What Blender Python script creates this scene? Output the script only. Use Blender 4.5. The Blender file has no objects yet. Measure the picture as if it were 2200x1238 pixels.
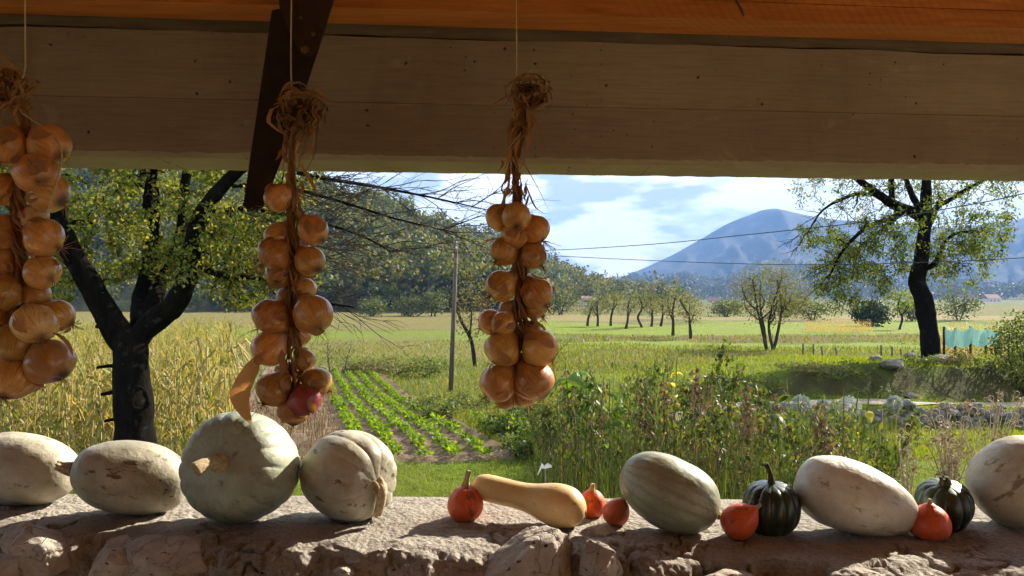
import bpy, math, random
import numpy as np
from mathutils import Vector, Matrix

random.seed(11)
rng = np.random.default_rng(11)
R = math.radians
scene = bpy.context.scene
C = scene.collection

# ------------------------------------------------------------------ camera
F, CX, HOR, CZ = 1650.0, 1100.0, 640.0, 2.6        # focal length (px of the 2200 px photo), centre, horizon, eye height
cam = bpy.data.objects.new('camera', bpy.data.cameras.new('camera'))
C.objects.link(cam)
cam.location = (0, 0, CZ)
cam.rotation_euler = (R(90), 0, 0)
cam.data.sensor_width = 36
cam.data.lens = F / 2200 * 36
cam.data.shift_y = (HOR - 619) / 2200
cam.data.clip_start = 0.05
cam.data.clip_end = 12000
scene.camera = cam

# ------------------------------------------------------------------ sky and sun
SUN_AZ, SUN_EL = R(50), R(30)                       # azimuth measured to the right of the view direction
SKY_STRENGTH = 0.072
world = bpy.data.worlds.new('World')
scene.world = world
world.use_nodes = True
wn, wl = world.node_tree.nodes, world.node_tree.links
wn.clear()
w_out = wn.new('ShaderNodeOutputWorld')
w_bg = wn.new('ShaderNodeBackground')
w_sky = wn.new('ShaderNodeTexSky')
w_sky.sky_type = 'NISHITA'
w_sky.sun_disc = False
w_sky.sun_elevation = SUN_EL
w_sky.sun_rotation = SUN_AZ
w_sky.air_density = 1.2
w_sky.dust_density = 1.0
w_sky.ozone_density = 1.5
w_tc = wn.new('ShaderNodeTexCoord')
w_map = wn.new('ShaderNodeMapping')
w_map.inputs['Scale'].default_value = (1.0, 1.0, 2.6)
w_map.inputs['Location'].default_value = (0.32, 0.1, 0.3)
w_noise = wn.new('ShaderNodeTexNoise')
w_noise.inputs['Scale'].default_value = 3.4
w_noise.inputs['Detail'].default_value = 9
w_noise.inputs['Roughness'].default_value = 0.56
w_noise.inputs['Distortion'].default_value = 0.25
w_ramp = wn.new('ShaderNodeValToRGB')
w_ramp.color_ramp.elements[0].position = 0.385
w_ramp.color_ramp.elements[1].position = 0.47
w_map2 = wn.new('ShaderNodeMapping')
w_map2.inputs['Scale'].default_value = (1.0, 1.0, 3.2)
w_map2.inputs['Location'].default_value = (4.1, 2.2, 1.13)
w_noise2 = wn.new('ShaderNodeTexNoise')
w_noise2.inputs['Scale'].default_value = 7.5
w_noise2.inputs['Detail'].default_value = 7
w_noise2.inputs['Roughness'].default_value = 0.5
w_ramp2 = wn.new('ShaderNodeValToRGB')               # lit and grey sides of the clouds
w_ramp2.color_ramp.elements[0].position = 0.44
w_ramp2.color_ramp.elements[0].color = (3.8, 4.2, 5.0, 1)
w_ramp2.color_ramp.elements[1].position = 0.52
w_ramp2.color_ramp.elements[1].color = (8.5, 8.5, 8.6, 1)
w_mix = wn.new('ShaderNodeMix')
w_mix.data_type = 'RGBA'
wl.new(w_tc.outputs['Generated'], w_map.inputs['Vector'])
wl.new(w_map.outputs[0], w_noise.inputs['Vector'])
wl.new(w_noise.outputs['Fac'], w_ramp.inputs[0])
wl.new(w_tc.outputs['Generated'], w_map2.inputs['Vector'])
wl.new(w_map2.outputs[0], w_noise2.inputs['Vector'])
wl.new(w_noise2.outputs['Fac'], w_ramp2.inputs[0])
wl.new(w_ramp.outputs[0], w_mix.inputs[0])
wl.new(w_sky.outputs[0], w_mix.inputs[6])
wl.new(w_ramp2.outputs[0], w_mix.inputs[7])
wl.new(w_mix.outputs[2], w_bg.inputs['Color'])
w_bg.inputs['Strength'].default_value = SKY_STRENGTH
wl.new(w_bg.outputs[0], w_out.inputs['Surface'])

sun_data = bpy.data.lights.new('sun', 'SUN')
sun_data.energy = 5.0
sun_data.angle = R(0.5)
sun_data.color = (1.0, 0.90, 0.74)
sun = bpy.data.objects.new('sun', sun_data)
C.objects.link(sun)
sun_dir = Vector((math.sin(SUN_AZ) * math.cos(SUN_EL), math.cos(SUN_AZ) * math.cos(SUN_EL), math.sin(SUN_EL)))
sun.rotation_euler = sun_dir.to_track_quat('Z', 'Y').to_euler()

scene.view_settings.view_transform = 'Standard'
scene.view_settings.look = 'None'
scene.view_settings.gamma = 1
scene.view_settings.use_curve_mapping = False
scene.view_settings.exposure = 1.68
scene.render.engine = 'CYCLES'
cy = scene.cycles
cy.max_bounces = 6
cy.use_adaptive_sampling = True
cy.adaptive_threshold = 0.03
cy.diffuse_bounces = 4
cy.glossy_bounces = 2
cy.transmission_bounces = 4
cy.transparent_max_bounces = 4
cy.volume_bounces = 0
cy.caustics_reflective = False
cy.caustics_refractive = False
cy.sample_clamp_indirect = 6
cy.use_denoising = True
try:
    cy.denoiser = 'OPENIMAGEDENOISE'
except Exception:
    pass


# ------------------------------------------------------------------ helpers
def at(px, py, d):
    """photo pixel at a depth of d metres -> world point"""
    return Vector(((px - CX) / F * d, d, CZ + (HOR - py) / F * d))


def sm(a, b, x):
    t = np.clip((np.asarray(x, float) - a) / (b - a), 0, 1)
    return t * t * (3 - 2 * t)


def _hash(ix, iy, iz, seed):
    h = (ix.astype(np.int64) * 374761393 + iy.astype(np.int64) * 668265263 + iz.astype(np.int64) * 2147483647 + seed * 974711) & 0x7fffffff
    h = ((h ^ (h >> 13)) * 1274126177) & 0x7fffffff
    h = ((h ^ (h >> 16)) * 668265263) & 0x7fffffff
    return (h & 0xffff) / 65535.0 * 2 - 1


def vnoise(P, scale=1.0, seed=0):
    P = np.asarray(P, float) * scale
    i = np.floor(P).astype(np.int64)
    f = P - i
    u = f * f * (3 - 2 * f)
    out = 0
    for dx in (0, 1):
        for dy in (0, 1):
            for dz in (0, 1):
                w = (u[..., 0] if dx else 1 - u[..., 0]) * (u[..., 1] if dy else 1 - u[..., 1]) * (u[..., 2] if dz else 1 - u[..., 2])
                out = out + w * _hash(i[..., 0] + dx, i[..., 1] + dy, i[..., 2] + dz, seed)
    return out


def fbm(P, scale=1.0, octaves=4, seed=0, gain=0.5):
    a, s, o = 1.0, scale, 0
    for k in range(octaves):
        o = o + a * vnoise(P, s, seed + 17 * k)
        a *= gain
        s *= 2.03
    return o


def xyz(x, y, z=0):
    x, y = np.broadcast_arrays(np.asarray(x, float), np.asarray(y, float))
    return np.stack([x, y, np.broadcast_to(np.asarray(z, float), x.shape)], -1)


def mesh_data(name, V, quads=None, tris=None, mat=None, smooth=True):
    V = np.asarray(V, np.float32).reshape(-1, 3)
    me = bpy.data.meshes.new(name)
    me.vertices.add(len(V))
    me.vertices.foreach_set('co', V.ravel())
    nq = 0 if quads is None else len(quads)
    nt = 0 if tris is None else len(tris)
    loops, start = [], []
    if nq:
        q = np.asarray(quads, np.int32)
        loops.append(q.ravel())
        start.append(np.arange(nq) * 4)
    if nt:
        t = np.asarray(tris, np.int32)
        loops.append(t.ravel())
        start.append(nq * 4 + np.arange(nt) * 3)
    if loops:
        L = np.concatenate(loops)
        me.loops.add(len(L))
        me.loops.foreach_set('vertex_index', L)
        S = np.concatenate(start).astype(np.int32)
        me.polygons.add(len(S))
        me.polygons.foreach_set('loop_start', S)
        me.polygons.foreach_set('use_smooth', np.full(len(S), smooth))
    if mat is not None:
        me.materials.append(mat)
    me.update(calc_edges=True)
    me.validate()
    return me


def link(name, me, parent=None, loc=None):
    o = bpy.data.objects.new(name, me)
    C.objects.link(o)
    if parent is not None:
        o.parent = parent
    if loc is not None:
        o.location = loc
    return o


def tag(o, label=None, cat=None, group=None, kind=None):
    if label:
        o['label'] = label
    if cat:
        o['category'] = cat
    if group:
        o['group'] = group
    if kind:
        o['kind'] = kind
    return o


def empty(name, loc=(0, 0, 0)):
    o = bpy.data.objects.new(name, None)
    o.empty_display_size = 0.1
    C.objects.link(o)
    o.location = loc
    return o


class Geo:
    """collects shapes into one mesh"""
    def __init__(self):
        self.V, self.Q, self.T, self.n = [], [], [], 0

    def add(self, V, quads=None, tris=None):
        V = np.asarray(V, float).reshape(-1, 3)
        self.V.append(V)
        if quads is not None and len(quads):
            self.Q.append(np.asarray(quads, np.int64) + self.n)
        if tris is not None and len(tris):
            self.T.append(np.asarray(tris, np.int64) + self.n)
        self.n += len(V)

    def box(self, lo, hi):
        (x0, y0, z0), (x1, y1, z1) = lo, hi
        V = [(x0, y0, z0), (x1, y0, z0), (x1, y1, z0), (x0, y1, z0), (x0, y0, z1), (x1, y0, z1), (x1, y1, z1), (x0, y1, z1)]
        self.add(V, [(0, 3, 2, 1), (4, 5, 6, 7), (0, 1, 5, 4), (1, 2, 6, 5), (2, 3, 7, 6), (3, 0, 4, 7)])

    def tube(self, pts, rad, sides=6, cap=True, flat=1.0, twist=0.0, bumpy=0.0):
        P = np.asarray([tuple(p) for p in pts], float)
        n = len(P)
        rad = np.broadcast_to(np.asarray(rad, float), (n,))
        T = np.gradient(P, axis=0)
        T /= np.linalg.norm(T, axis=1)[:, None] + 1e-9
        a = np.array([0, 0, 1.0]) if abs(T[0, 2]) < 0.9 else np.array([1.0, 0, 0])
        N = np.zeros_like(P)
        v = np.cross(T[0], a)
        for i in range(n):
            v = v - T[i] * v.dot(T[i])
            v = v / (np.linalg.norm(v) + 1e-9)
            N[i] = v
        B = np.cross(T, N)
        ang = np.arange(sides) / sides * 2 * np.pi
        A = ang[None] + twist * np.arange(n)[:, None]
        V = P[:, None] + rad[:, None, None] * (np.cos(A)[..., None] * N[:, None] + flat * np.sin(A)[..., None] * B[:, None])
        if bumpy:
            dv = V - P[:, None]
            sc = 1.6 / max(rad.max(), 0.02)
            V = P[:, None] + dv * (1 + bumpy * fbm(V * (1, 1, 0.35), sc, 3, 77))[..., None]
        i, j = np.meshgrid(np.arange(n - 1), np.arange(sides), indexing='ij')
        j2 = (j + 1) % sides
        Q = np.stack([i * sides + j, i * sides + j2, (i + 1) * sides + j2, (i + 1) * sides + j], -1).reshape(-1, 4)
        V = V.reshape(-1, 3)
        tr = []
        if cap:
            V = np.vstack([V, P[0], P[-1]])
            c0, c1 = n * sides, n * sides + 1
            for k in range(sides):
                k2 = (k + 1) % sides
                tr.append((c0, k2, k))
                tr.append((c1, (n - 1) * sides + k, (n - 1) * sides + k2))
        self.add(V, Q, tr)

    def leaves(self, P, L, W, dirs=None, droop=0.0):
        """one bent diamond per point"""
        P = np.asarray(P, float).reshape(-1, 3)
        n = len(P)
        if n == 0:
            return
        t = rng.normal(size=(n, 3)) if dirs is None else np.asarray(dirs, float) + 1e-6
        t[:, 2] -= droop
        t /= np.linalg.norm(t, axis=1)[:, None]
        s = np.cross(t, rng.normal(size=(n, 3)))
        s /= np.linalg.norm(s, axis=1)[:, None] + 1e-9
        nn = np.cross(t, s)
        L = np.broadcast_to(L, (n,))[:, None]
        W = np.broadcast_to(W, (n,))[:, None]
        mid = P + t * L * 0.45 + nn * L * 0.10
        V = np.stack([P, mid + s * W / 2, P + t * L, mid - s * W / 2], 1).reshape(-1, 3)
        self.add(V, np.arange(n * 4).reshape(-1, 4))

    def blades(self, P, h, w, lean):
        P = np.asarray(P, float).reshape(-1, 3)
        n = len(P)
        a = rng.uniform(0, 2 * np.pi, n)
        s = np.stack([np.cos(a), np.sin(a), np.zeros(n)], 1)
        b = rng.uniform(0, 2 * np.pi, n)
        l = np.stack([np.cos(b), np.sin(b), np.zeros(n)], 1) * rng.uniform(0, 1, n)[:, None] * lean
        h = np.broadcast_to(h, (n,))[:, None]
        w = np.broadcast_to(w, (n,))[:, None]
        up = np.array([0, 0, 1.0])
        V = np.stack([P - s * w / 2, P + s * w / 2, P + (up + l) * h], 1).reshape(-1, 3)
        self.add(V, None, np.arange(n * 3).reshape(-1, 3))

    def strip(self, pts, widths, side):
        """ribbon with a shallow fold"""
        P = np.asarray([tuple(p) for p in pts], float)
        w = np.asarray(widths, float)[:, None]
        s = np.asarray(side, float)
        s = s / (np.linalg.norm(s) + 1e-9)
        T = np.gradient(P, axis=0)
        nn = np.cross(T, s[None])
        nn /= np.linalg.norm(nn, axis=1)[:, None] + 1e-9
        V = np.stack([P - s * w / 2 + nn * w * 0.15, P, P + s * w / 2 + nn * w * 0.15], 1).reshape(-1, 3)
        Q = []
        for i in range(len(P) - 1):
            for k in (0, 1):
                Q.append((i * 3 + k, i * 3 + k + 1, (i + 1) * 3 + k + 1, (i + 1) * 3 + k))
        self.add(V, Q)

    def data(self, name, mat, smooth=True):
        V = np.concatenate(self.V) if self.V else np.zeros((0, 3))
        Q = np.concatenate(self.Q) if self.Q else None
        T = np.concatenate(self.T) if self.T else None
        return mesh_data(name, V, Q, T, mat, smooth)

    def build(self, name, mat, parent=None, smooth=True, loc=None):
        return link(name, self.data(name, mat, smooth), parent, loc)


# ------------------------------------------------------------------ materials
class NT:
    def __init__(self, name):
        self.m = bpy.data.materials.new(name)
        self.m.use_nodes = True
        self.t = self.m.node_tree
        self.t.nodes.clear()
        self.out = self.t.nodes.new('ShaderNodeOutputMaterial')

    def n(self, typ, ins=None, **props):
        nd = self.t.nodes.new('ShaderNode' + typ)
        for k, v in props.items():
            setattr(nd, k, v)
        for k, v in (ins or {}).items():
            s = nd.inputs[k]
            if hasattr(v, 'is_output'):
                self.t.links.new(v, s)
            elif hasattr(v, 'outputs'):
                self.t.links.new(v.outputs[0], s)
            else:
                s.default_value = v
        return nd

    def ramp(self, fac, stops, interp='LINEAR'):
        r = self.n('ValToRGB', {0: fac})
        cr = r.color_ramp
        cr.interpolation = interp
        while len(cr.elements) < len(stops):
            cr.elements.new(0.5)
        for e, (p, c) in zip(cr.elements, stops):
            e.position = p
            c = (c, c, c) if isinstance(c, (int, float)) else c
            e.color = (*c[:3], 1)
        return r.outputs[0]

    def mix(self, fac, a, b, blend='MIX'):
        m = self.n('Mix', data_type='RGBA', blend_type=blend)
        for i, v in ((0, fac), (6, a), (7, b)):
            if hasattr(v, 'is_output'):
                self.t.links.new(v, m.inputs[i])
            elif hasattr(v, 'outputs'):
                self.t.links.new(v.outputs[0], m.inputs[i])
            else:
                m.inputs[i].default_value = v if i == 0 else (*v[:3], 1)
        return m.outputs[2]

    def math(self, op, a, b=0.0):
        m = self.n('Math', operation=op)
        for i, v in enumerate((a, b)):
            if hasattr(v, 'is_output'):
                self.t.links.new(v, m.inputs[i])
            else:
                m.inputs[i].default_value = v
        return m.outputs[0]

    def coords(self, scale=(1, 1, 1), kind='Object', loc=(0, 0, 0)):
        tc = self.n('TexCoord')
        return self.n('Mapping', {0: tc.outputs[kind], 'Scale': scale, 'Location': loc}).outputs[0]

    def noise(self, vec, scale, detail=5, rough=0.55, dist=0.0):
        return self.n('TexNoise', {'Vector': vec, 'Scale': scale, 'Detail': detail, 'Roughness': rough, 'Distortion': dist}).outputs['Fac']

    def bump(self, height, strength, dist=0.01, normal=None):
        ins = {'Height': height, 'Strength': strength, 'Distance': dist}
        if normal is not None:
            ins['Normal'] = normal
        return self.n('Bump', ins).outputs[0]

    def principled(self, color, rough=0.7, normal=None, spec=0.4, extra=None):
        ins = {'Roughness': rough, 'Specular IOR Level': spec}
        ins['Base Color'] = color if hasattr(color, 'is_output') else (*color[:3], 1)
        if normal is not None:
            ins['Normal'] = normal
        ins.update(extra or {})
        return self.n('BsdfPrincipled', ins).outputs[0]

    def done(self, shader, sock='Surface'):
        self.t.links.new(shader, self.out.inputs[sock])
        return self.m


def leaf_mat(name, stops, trans=0.45, warm=(1.25, 1.2, 0.55), rough=0.55, spec=0.3, clump=None):
    k = NT(name)
    isl = k.n('NewGeometry').outputs['Random Per Island']
    col = k.ramp(isl, stops)
    oi = k.n('ObjectInfo').outputs['Random']
    col = k.n('HueSaturation', {'Color': col, 'Value': k.math('ADD', k.math('MULTIPLY', oi, 0.3), 0.85)}).outputs[0]
    if clump:
        cn = k.noise(k.coords(), clump, 2, 0.5)
        col = k.n('HueSaturation', {'Color': col, 'Value': k.n('MapRange', {0: cn, 1: 0.35, 2: 0.65, 3: 0.5, 4: 1.4}).outputs[0], 'Hue': k.n('MapRange', {0: k.noise(k.coords(loc=(50, 9, 3)), clump * 0.8, 2), 1: 0.35, 2: 0.65, 3: 0.485, 4: 0.525}).outputs[0]}).outputs[0]
    tcol = k.mix(1.0, col, warm, 'MULTIPLY')
    p = k.principled(col, rough, spec=spec)
    tr = k.n('BsdfTranslucent', {'Color': tcol}).outputs[0]
    mx = k.n('MixShader', {0: trans, 1: p, 2: tr}).outputs[0]
    return k.done(mx)


def plain(name, col, rough=0.7, var=0.25, scale=8.0, bump=0.2, spec=0.4, metallic=0.0, stretch=(1, 1, 1), bdist=0.01):
    k = NT(name)
    v = k.coords(stretch)
    nz = k.noise(v, scale, 6)
    c = k.ramp(nz, [(0.3, tuple(x * (1 - var) for x in col)), (0.7, tuple(min(1, x * (1 + var)) for x in col))])
    nrm = k.bump(k.noise(v, scale * 3, 6), bump, bdist)
    return k.done(k.principled(c, rough, nrm, spec, {'Metallic': metallic}))


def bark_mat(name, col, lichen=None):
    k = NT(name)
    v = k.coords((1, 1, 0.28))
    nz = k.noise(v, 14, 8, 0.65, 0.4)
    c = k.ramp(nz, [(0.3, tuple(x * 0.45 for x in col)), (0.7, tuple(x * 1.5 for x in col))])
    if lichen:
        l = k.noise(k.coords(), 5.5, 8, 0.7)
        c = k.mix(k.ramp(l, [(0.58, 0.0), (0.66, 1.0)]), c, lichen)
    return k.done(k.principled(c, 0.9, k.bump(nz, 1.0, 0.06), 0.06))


M = {}


def make_materials():
    # mortar of the wall top
    k = NT('mortar')
    v = k.coords()
    n1 = k.noise(v, 5, 8, 0.6)
    n2 = k.noise(v, 130, 6, 0.7)
    n3 = k.noise(v, 2.2, 4)
    c = k.ramp(n1, [(0.3, (0.245, 0.222, 0.192)), (0.55, (0.36, 0.33, 0.287)), (0.75, (0.47, 0.437, 0.385))])
    c = k.mix(k.ramp(n3, [(0.48, 0.0), (0.75, 0.4)]), c, (0.29, 0.235, 0.18))
    c = k.mix(k.ramp(n2, [(0.32, 0.75), (0.5, 0.0)]), c, (0.15, 0.11, 0.085))
    vor = k.n('TexVoronoi', {'Vector': v, 'Scale': 85.0}, feature='F1').outputs['Distance']
    nb = k.bump(n2, 0.55, 0.010)
    nb = k.bump(vor, 0.35, 0.012, nb)
    nb = k.bump(k.noise(v, 32, 5, 0.6), 0.5, 0.02, nb)
    M['mortar'] = k.done(k.principled(c, 0.95, nb, 0.15))
    # limestone
    k = NT('limestone')
    v = k.coords()
    oi = k.n('ObjectInfo').outputs['Random']
    n1 = k.noise(v, 9, 8, 0.6)
    c = k.ramp(n1, [(0.3, (0.28, 0.235, 0.19)), (0.55, (0.44, 0.385, 0.325)), (0.75, (0.60, 0.55, 0.48))])
    crk = k.n('TexVoronoi', {'Vector': k.n('VectorMath', {0: v, 1: k.n('TexNoise', {'Vector': v, 'Scale': 3.0, 'Detail': 5.0}).outputs['Color']}, operation='ADD').outputs[0], 'Scale': 4.5},
              feature='DISTANCE_TO_EDGE').outputs['Distance']
    c = k.mix(k.ramp(crk, [(0.0, 0.7), (0.008, 0.0)]), c, (0.10, 0.07, 0.05))
    pits = k.noise(k.coords((1, 1, 2.2)), 55, 4, 0.6)
    c = k.mix(k.ramp(k.math('MULTIPLY', k.ramp(pits, [(0.64, 0.0), (0.68, 0.9)]), k.ramp(k.noise(v, 6, 3), [(0.5, 0.0), (0.58, 1.0)])), [(0.3, 0.0), (0.6, 1.0)]), c, (0.03, 0.025, 0.02))
    nb = k.bump(k.noise(v, 60, 7, 0.65), 0.8, 0.010)
    nb = k.bump(k.ramp(crk, [(0.0, 0.0), (0.03, 1.0)]), 0.6, 0.006, nb)
    M['limestone'] = k.done(k.principled(c, 0.85, nb, 0.25))
    M['rock'] = plain('grey_rock', (0.17, 0.16, 0.14), 0.95, 0.5, 6, 0.8, 0.15, bdist=0.03)
    # board-marked concrete
    k = NT('board_marked_concrete')
    v = k.coords()
    grain = k.noise(k.coords((1.2, 1, 22)), 6, 8, 0.6, 0.3)
    blot = k.noise(v, 2.1, 6, 0.6)
    fine = k.noise(v, 90, 5, 0.6)
    drip = k.noise(k.coords((5, 1, 0.8)), 1.6, 6, 0.6, 0.8)
    c = k.ramp(blot, [(0.3, (0.235, 0.19, 0.135)), (0.5, (0.295, 0.245, 0.18)), (0.72, (0.365, 0.31, 0.235))])
    c = k.mix(k.ramp(grain, [(0.35, 0.4), (0.55, 0.0)]), c, (0.19, 0.14, 0.095))
    c = k.mix(k.ramp(drip, [(0.55, 0.0), (0.8, 0.35)]), c, (0.16, 0.115, 0.08))
    sep = k.n('SeparateXYZ', {0: v})

    def flat2(sx_, sz_, ox=0.0, oz=0.0):
        return k.n('CombineXYZ', {0: k.math('ADD', k.math('MULTIPLY', sep.outputs[0], sx_), ox), 1: k.math('ADD', k.math('MULTIPLY', sep.outputs[2], sz_), oz)}).outputs[0]

    def spots2(vec, scale, r0, r1, keep):
        vo = k.n('TexVoronoi', {'Vector': vec, 'Scale': scale, 'Randomness': 1.0}, feature='F1', voronoi_dimensions='2D')
        return k.math('MULTIPLY', k.ramp(vo.outputs['Distance'], [(r0, 1.0), (r1, 0.0)]), k.ramp(k.n('SeparateColor', {0: vo.outputs['Color']}).outputs[0], [(keep, 0.0), (min(keep + 0.02, 1.0), 1.0)]))
    wob = k.n('VectorMath', {0: flat2(1, 1), 1: k.n('VectorMath', {0: k.n('TexNoise', {'Vector': v, 'Scale': 40.0}).outputs['Color'], 1: (0.02, 0.02, 0.0)}, operation='MULTIPLY').outputs[0]}, operation='ADD').outputs[0]
    hole = spots2(wob, 11.0, 0.022, 0.045, 0.78)
    c = k.mix(hole, c, (0.035, 0.025, 0.02))
    hole2 = k.math('MULTIPLY', spots2(wob, 27.0, 0.04, 0.075, 0.72), k.ramp(k.noise(v, 2.7, 2), [(0.45, 0.0), (0.55, 1.0)]))
    c = k.mix(hole2, c, (0.045, 0.032, 0.024))
    wob2 = k.n('VectorMath', {0: flat2(0.42, 1.5, 3.3, 0.2), 1: k.n('VectorMath', {0: k.n('TexNoise', {'Vector': v, 'Scale': 9.0, 'Detail': 4.0}).outputs['Color'], 1: (0.05, 0.06, 0.0)}, operation='MULTIPLY').outputs[0]}, operation='ADD').outputs[0]
    knot = k.math('MULTIPLY', spots2(wob2, 3.3, 0.02, 0.12, 0.66), 0.75)
    c = k.mix(knot, c, (0.075, 0.05, 0.033))
    lower = k.n('MapRange', {0: sep.outputs[2], 1: 3.118, 2: 3.128}).outputs[0]
    c = k.mix(k.math('MULTIPLY', k.math('SUBTRACT', 1.0, lower), 0.28), c, (0.17, 0.105, 0.068))
    splash = k.noise(k.coords((1, 1, 1.6), loc=(5, 0, 2)), 5.5, 7, 0.62, 1.2)
    c = k.mix(k.ramp(splash, [(0.60, 0.0), (0.72, 0.4)]), c, (0.46, 0.39, 0.30))
    nb = k.bump(grain, 0.25, 0.004)
    nb = k.bump(fine, 0.25, 0.003, nb)
    nb = k.bump(k.math('SUBTRACT', 1.0, hole), 0.8, 0.006, nb)
    M['concrete'] = k.done(k.principled(c, 0.85, nb, 0.25))

    def wood(name, a, b, saw=0.0, rough=0.45, stretch=(0.8, 10, 10)):
        k = NT(name)
        v = k.coords(stretch)
        g = k.noise(v, 3.5, 9, 0.6, 1.0)
        c = k.ramp(g, [(0.3, a), (0.7, b)])
        g2 = k.noise(k.coords((1.5, 30, 30)), 3, 4, 0.6)
        c = k.mix(k.ramp(g2, [(0.35, 0.25), (0.55, 0.0)]), c, tuple(x * 0.6 for x in a))
        oi = k.n('ObjectInfo').outputs['Random']
        c = k.n('HueSaturation', {'Color': c, 'Value': k.math('ADD', k.math('MULTIPLY', oi, 0.35), 0.8)}).outputs[0]
        nb = k.bump(g2, 0.15, 0.003)
        if saw:
            w = k.n('TexWave', {'Vector': k.n('Mapping', {0: k.n('TexCoord').outputs['Object'], 'Rotation': (0, R(28), R(35))}).outputs[0], 'Scale': 17.0, 'Distortion': 0.6, 'Detail': 3.0},
                    wave_type='BANDS', bands_direction='X').outputs['Fac']
            c = k.mix(k.math('MULTIPLY', k.ramp(w, [(0.5, 0.0), (0.95, 0.2)]), k.ramp(k.noise(k.coords(), 1.1, 2), [(0.4, 0.0), (0.55, 1.0)])), c, tuple(x * 0.55 for x in a))
            nb = k.bump(w, saw, 0.003, nb)
        return k.done(k.principled(c, rough, nb, 0.4))
    M['orange_wood'] = wood('orange_stained_wood', (0.36, 0.115, 0.024), (0.56, 0.21, 0.05), 0.15)
    M['grey_wood'] = wood('weathered_wood', (0.17, 0.13, 0.09), (0.30, 0.24, 0.17), 0, 0.8)
    M['pole_wood'] = plain('pole_wood', (0.115, 0.10, 0.08), 0.9, 0.4, 5, 0.5, 0.2, stretch=(3, 3, 0.3))
    M['saw_steel'] = plain('rusty_saw_steel', (0.028, 0.017, 0.011), 0.65, 0.4, 14, 0.25, 0.4, 0.4)
    M['saw_handle'] = plain('dark_saw_handle', (0.035, 0.016, 0.009), 0.55, 0.4, 9, 0.25, 0.4, stretch=(3, 3, 0.6))
    M['rivet'] = plain('rivet_steel', (0.12, 0.08, 0.05), 0.5, 0.3, 30, 0.2, 0.5, 0.6)
    M['plaster'] = plain('warm_plaster', (0.58, 0.43, 0.28), 0.9, 0.1, 3, 0.2)
    M['floor'] = plain('terrace_concrete', (0.50, 0.385, 0.27), 0.9, 0.15, 3, 0.2)
    M['ceiling_wood'] = wood('ceiling_boards', (0.45, 0.17, 0.04), (0.62, 0.28, 0.07), 0, 0.5)
    M['cord'] = plain('cord', (0.62, 0.50, 0.34), 0.85, 0.2, 60, 0.3)
    M['wire'] = plain('wire', (0.03, 0.03, 0.035), 0.5, 0.2)
    M['white'] = plain('white_ceramic', (0.75, 0.74, 0.70), 0.4, 0.1)

    # onion skin: meridian streaks round the local z axis
    def onion(name, a, b, dark):
        k = NT(name)
        tc = k.n('TexCoord').outputs['Object']
        sx = k.n('SeparateXYZ', {0: tc})
        ang = k.math('ARCTAN2', sx.outputs[1], sx.outputs[0])
        oi = k.n('ObjectInfo').outputs['Random']
        vec = k.n('CombineXYZ', {0: k.math('MULTIPLY', k.math('SINE', ang), 9.0), 1: k.math('MULTIPLY', k.math('COSINE', ang), 9.0), 2: k.math('ADD', k.math('MULTIPLY', sx.outputs[2], 1.1), k.math('MULTIPLY', oi, 50.0))}).outputs[0]
        st = k.noise(vec, 1.7, 5, 0.6)
        big = k.noise(k.n('VectorMath', {0: tc, 1: k.n('CombineXYZ', {0: k.math('MULTIPLY', oi, 31.0)}).outputs[0]}, operation='ADD').outputs[0], 1.7, 4, 0.5)
        c = k.ramp(big, [(0.3, a), (0.7, b)])
        c = k.mix(k.math('MULTIPLY', k.ramp(st, [(0.46, 0.0), (0.60, 1.0)]), k.math('ADD', k.math('MULTIPLY', k.math('FRACT', k.math('MULTIPLY', oi, 13.7)), 0.8), 0.15)), c, dark)
        line = k.noise(k.n('VectorMath', {0: vec, 1: (3.1, 3.1, 0.35)}, operation='MULTIPLY').outputs[0], 1.6, 3, 0.6)
        c = k.mix(k.ramp(line, [(0.55, 0.0), (0.66, 0.55)]), c, tuple(x * 0.55 for x in dark))
        c = k.mix(k.ramp(sx.outputs[2], [(0.0, 0.0), (1.0, 0.0)]), c, dark)
        pole = k.n('MapRange', {0: sx.outputs[2], 1: -0.80, 2: -0.95}).outputs[0]
        c = k.mix(pole, c, (0.10, 0.05, 0.02))
        neck = k.n('MapRange', {0: sx.outputs[2], 1: 0.75, 2: 1.15}).outputs[0]
        c = k.mix(neck, c, (0.30, 0.15, 0.055))
        c = k.n('HueSaturation', {'Color': c, 'Value': k.math('ADD', k.math('MULTIPLY', oi, 0.5), 0.75), 'Hue': k.math('ADD', k.math('MULTIPLY', k.math('FRACT', k.math('MULTIPLY', oi, 7.3)), 0.025), 0.488)}).outputs[0]
        nb = k.bump(st, 0.2, 0.002)
        p = k.principled(c, 0.30, nb, 0.55, {'Coat Weight': 0.25, 'Coat Roughness': 0.2})
        return k.done(p)
    M['onion'] = onion('golden_onion_skin', (0.56, 0.27, 0.065), (0.72, 0.41, 0.13), (0.34, 0.14, 0.035))
    M['onion_red'] = onion('red_onion_skin', (0.30, 0.05, 0.05), (0.42, 0.09, 0.075), (0.18, 0.02, 0.03))
    M['onion_pale'] = onion('pale_onion_skin', (0.66, 0.40, 0.16), (0.78, 0.52, 0.24), (0.5, 0.26, 0.09))
    M['husk'] = leaf_mat('dry_husk', [(0.0, (0.38, 0.20, 0.085)), (0.5, (0.52, 0.30, 0.13)), (1.0, (0.30, 0.14, 0.055))], 0.35, (1.2, 0.95, 0.6), 0.6)
    M['husk_dark'] = leaf_mat('dry_stems', [(0.0, (0.30, 0.15, 0.065)), (0.4, (0.42, 0.24, 0.11)), (0.7, (0.20, 0.09, 0.04)), (1.0, (0.50, 0.32, 0.17))], 0.15, (1.2, 0.95, 0.6), 0.75)
    M['root'] = plain('onion_roots', (0.36, 0.20, 0.09), 0.9, 0.3)

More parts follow.
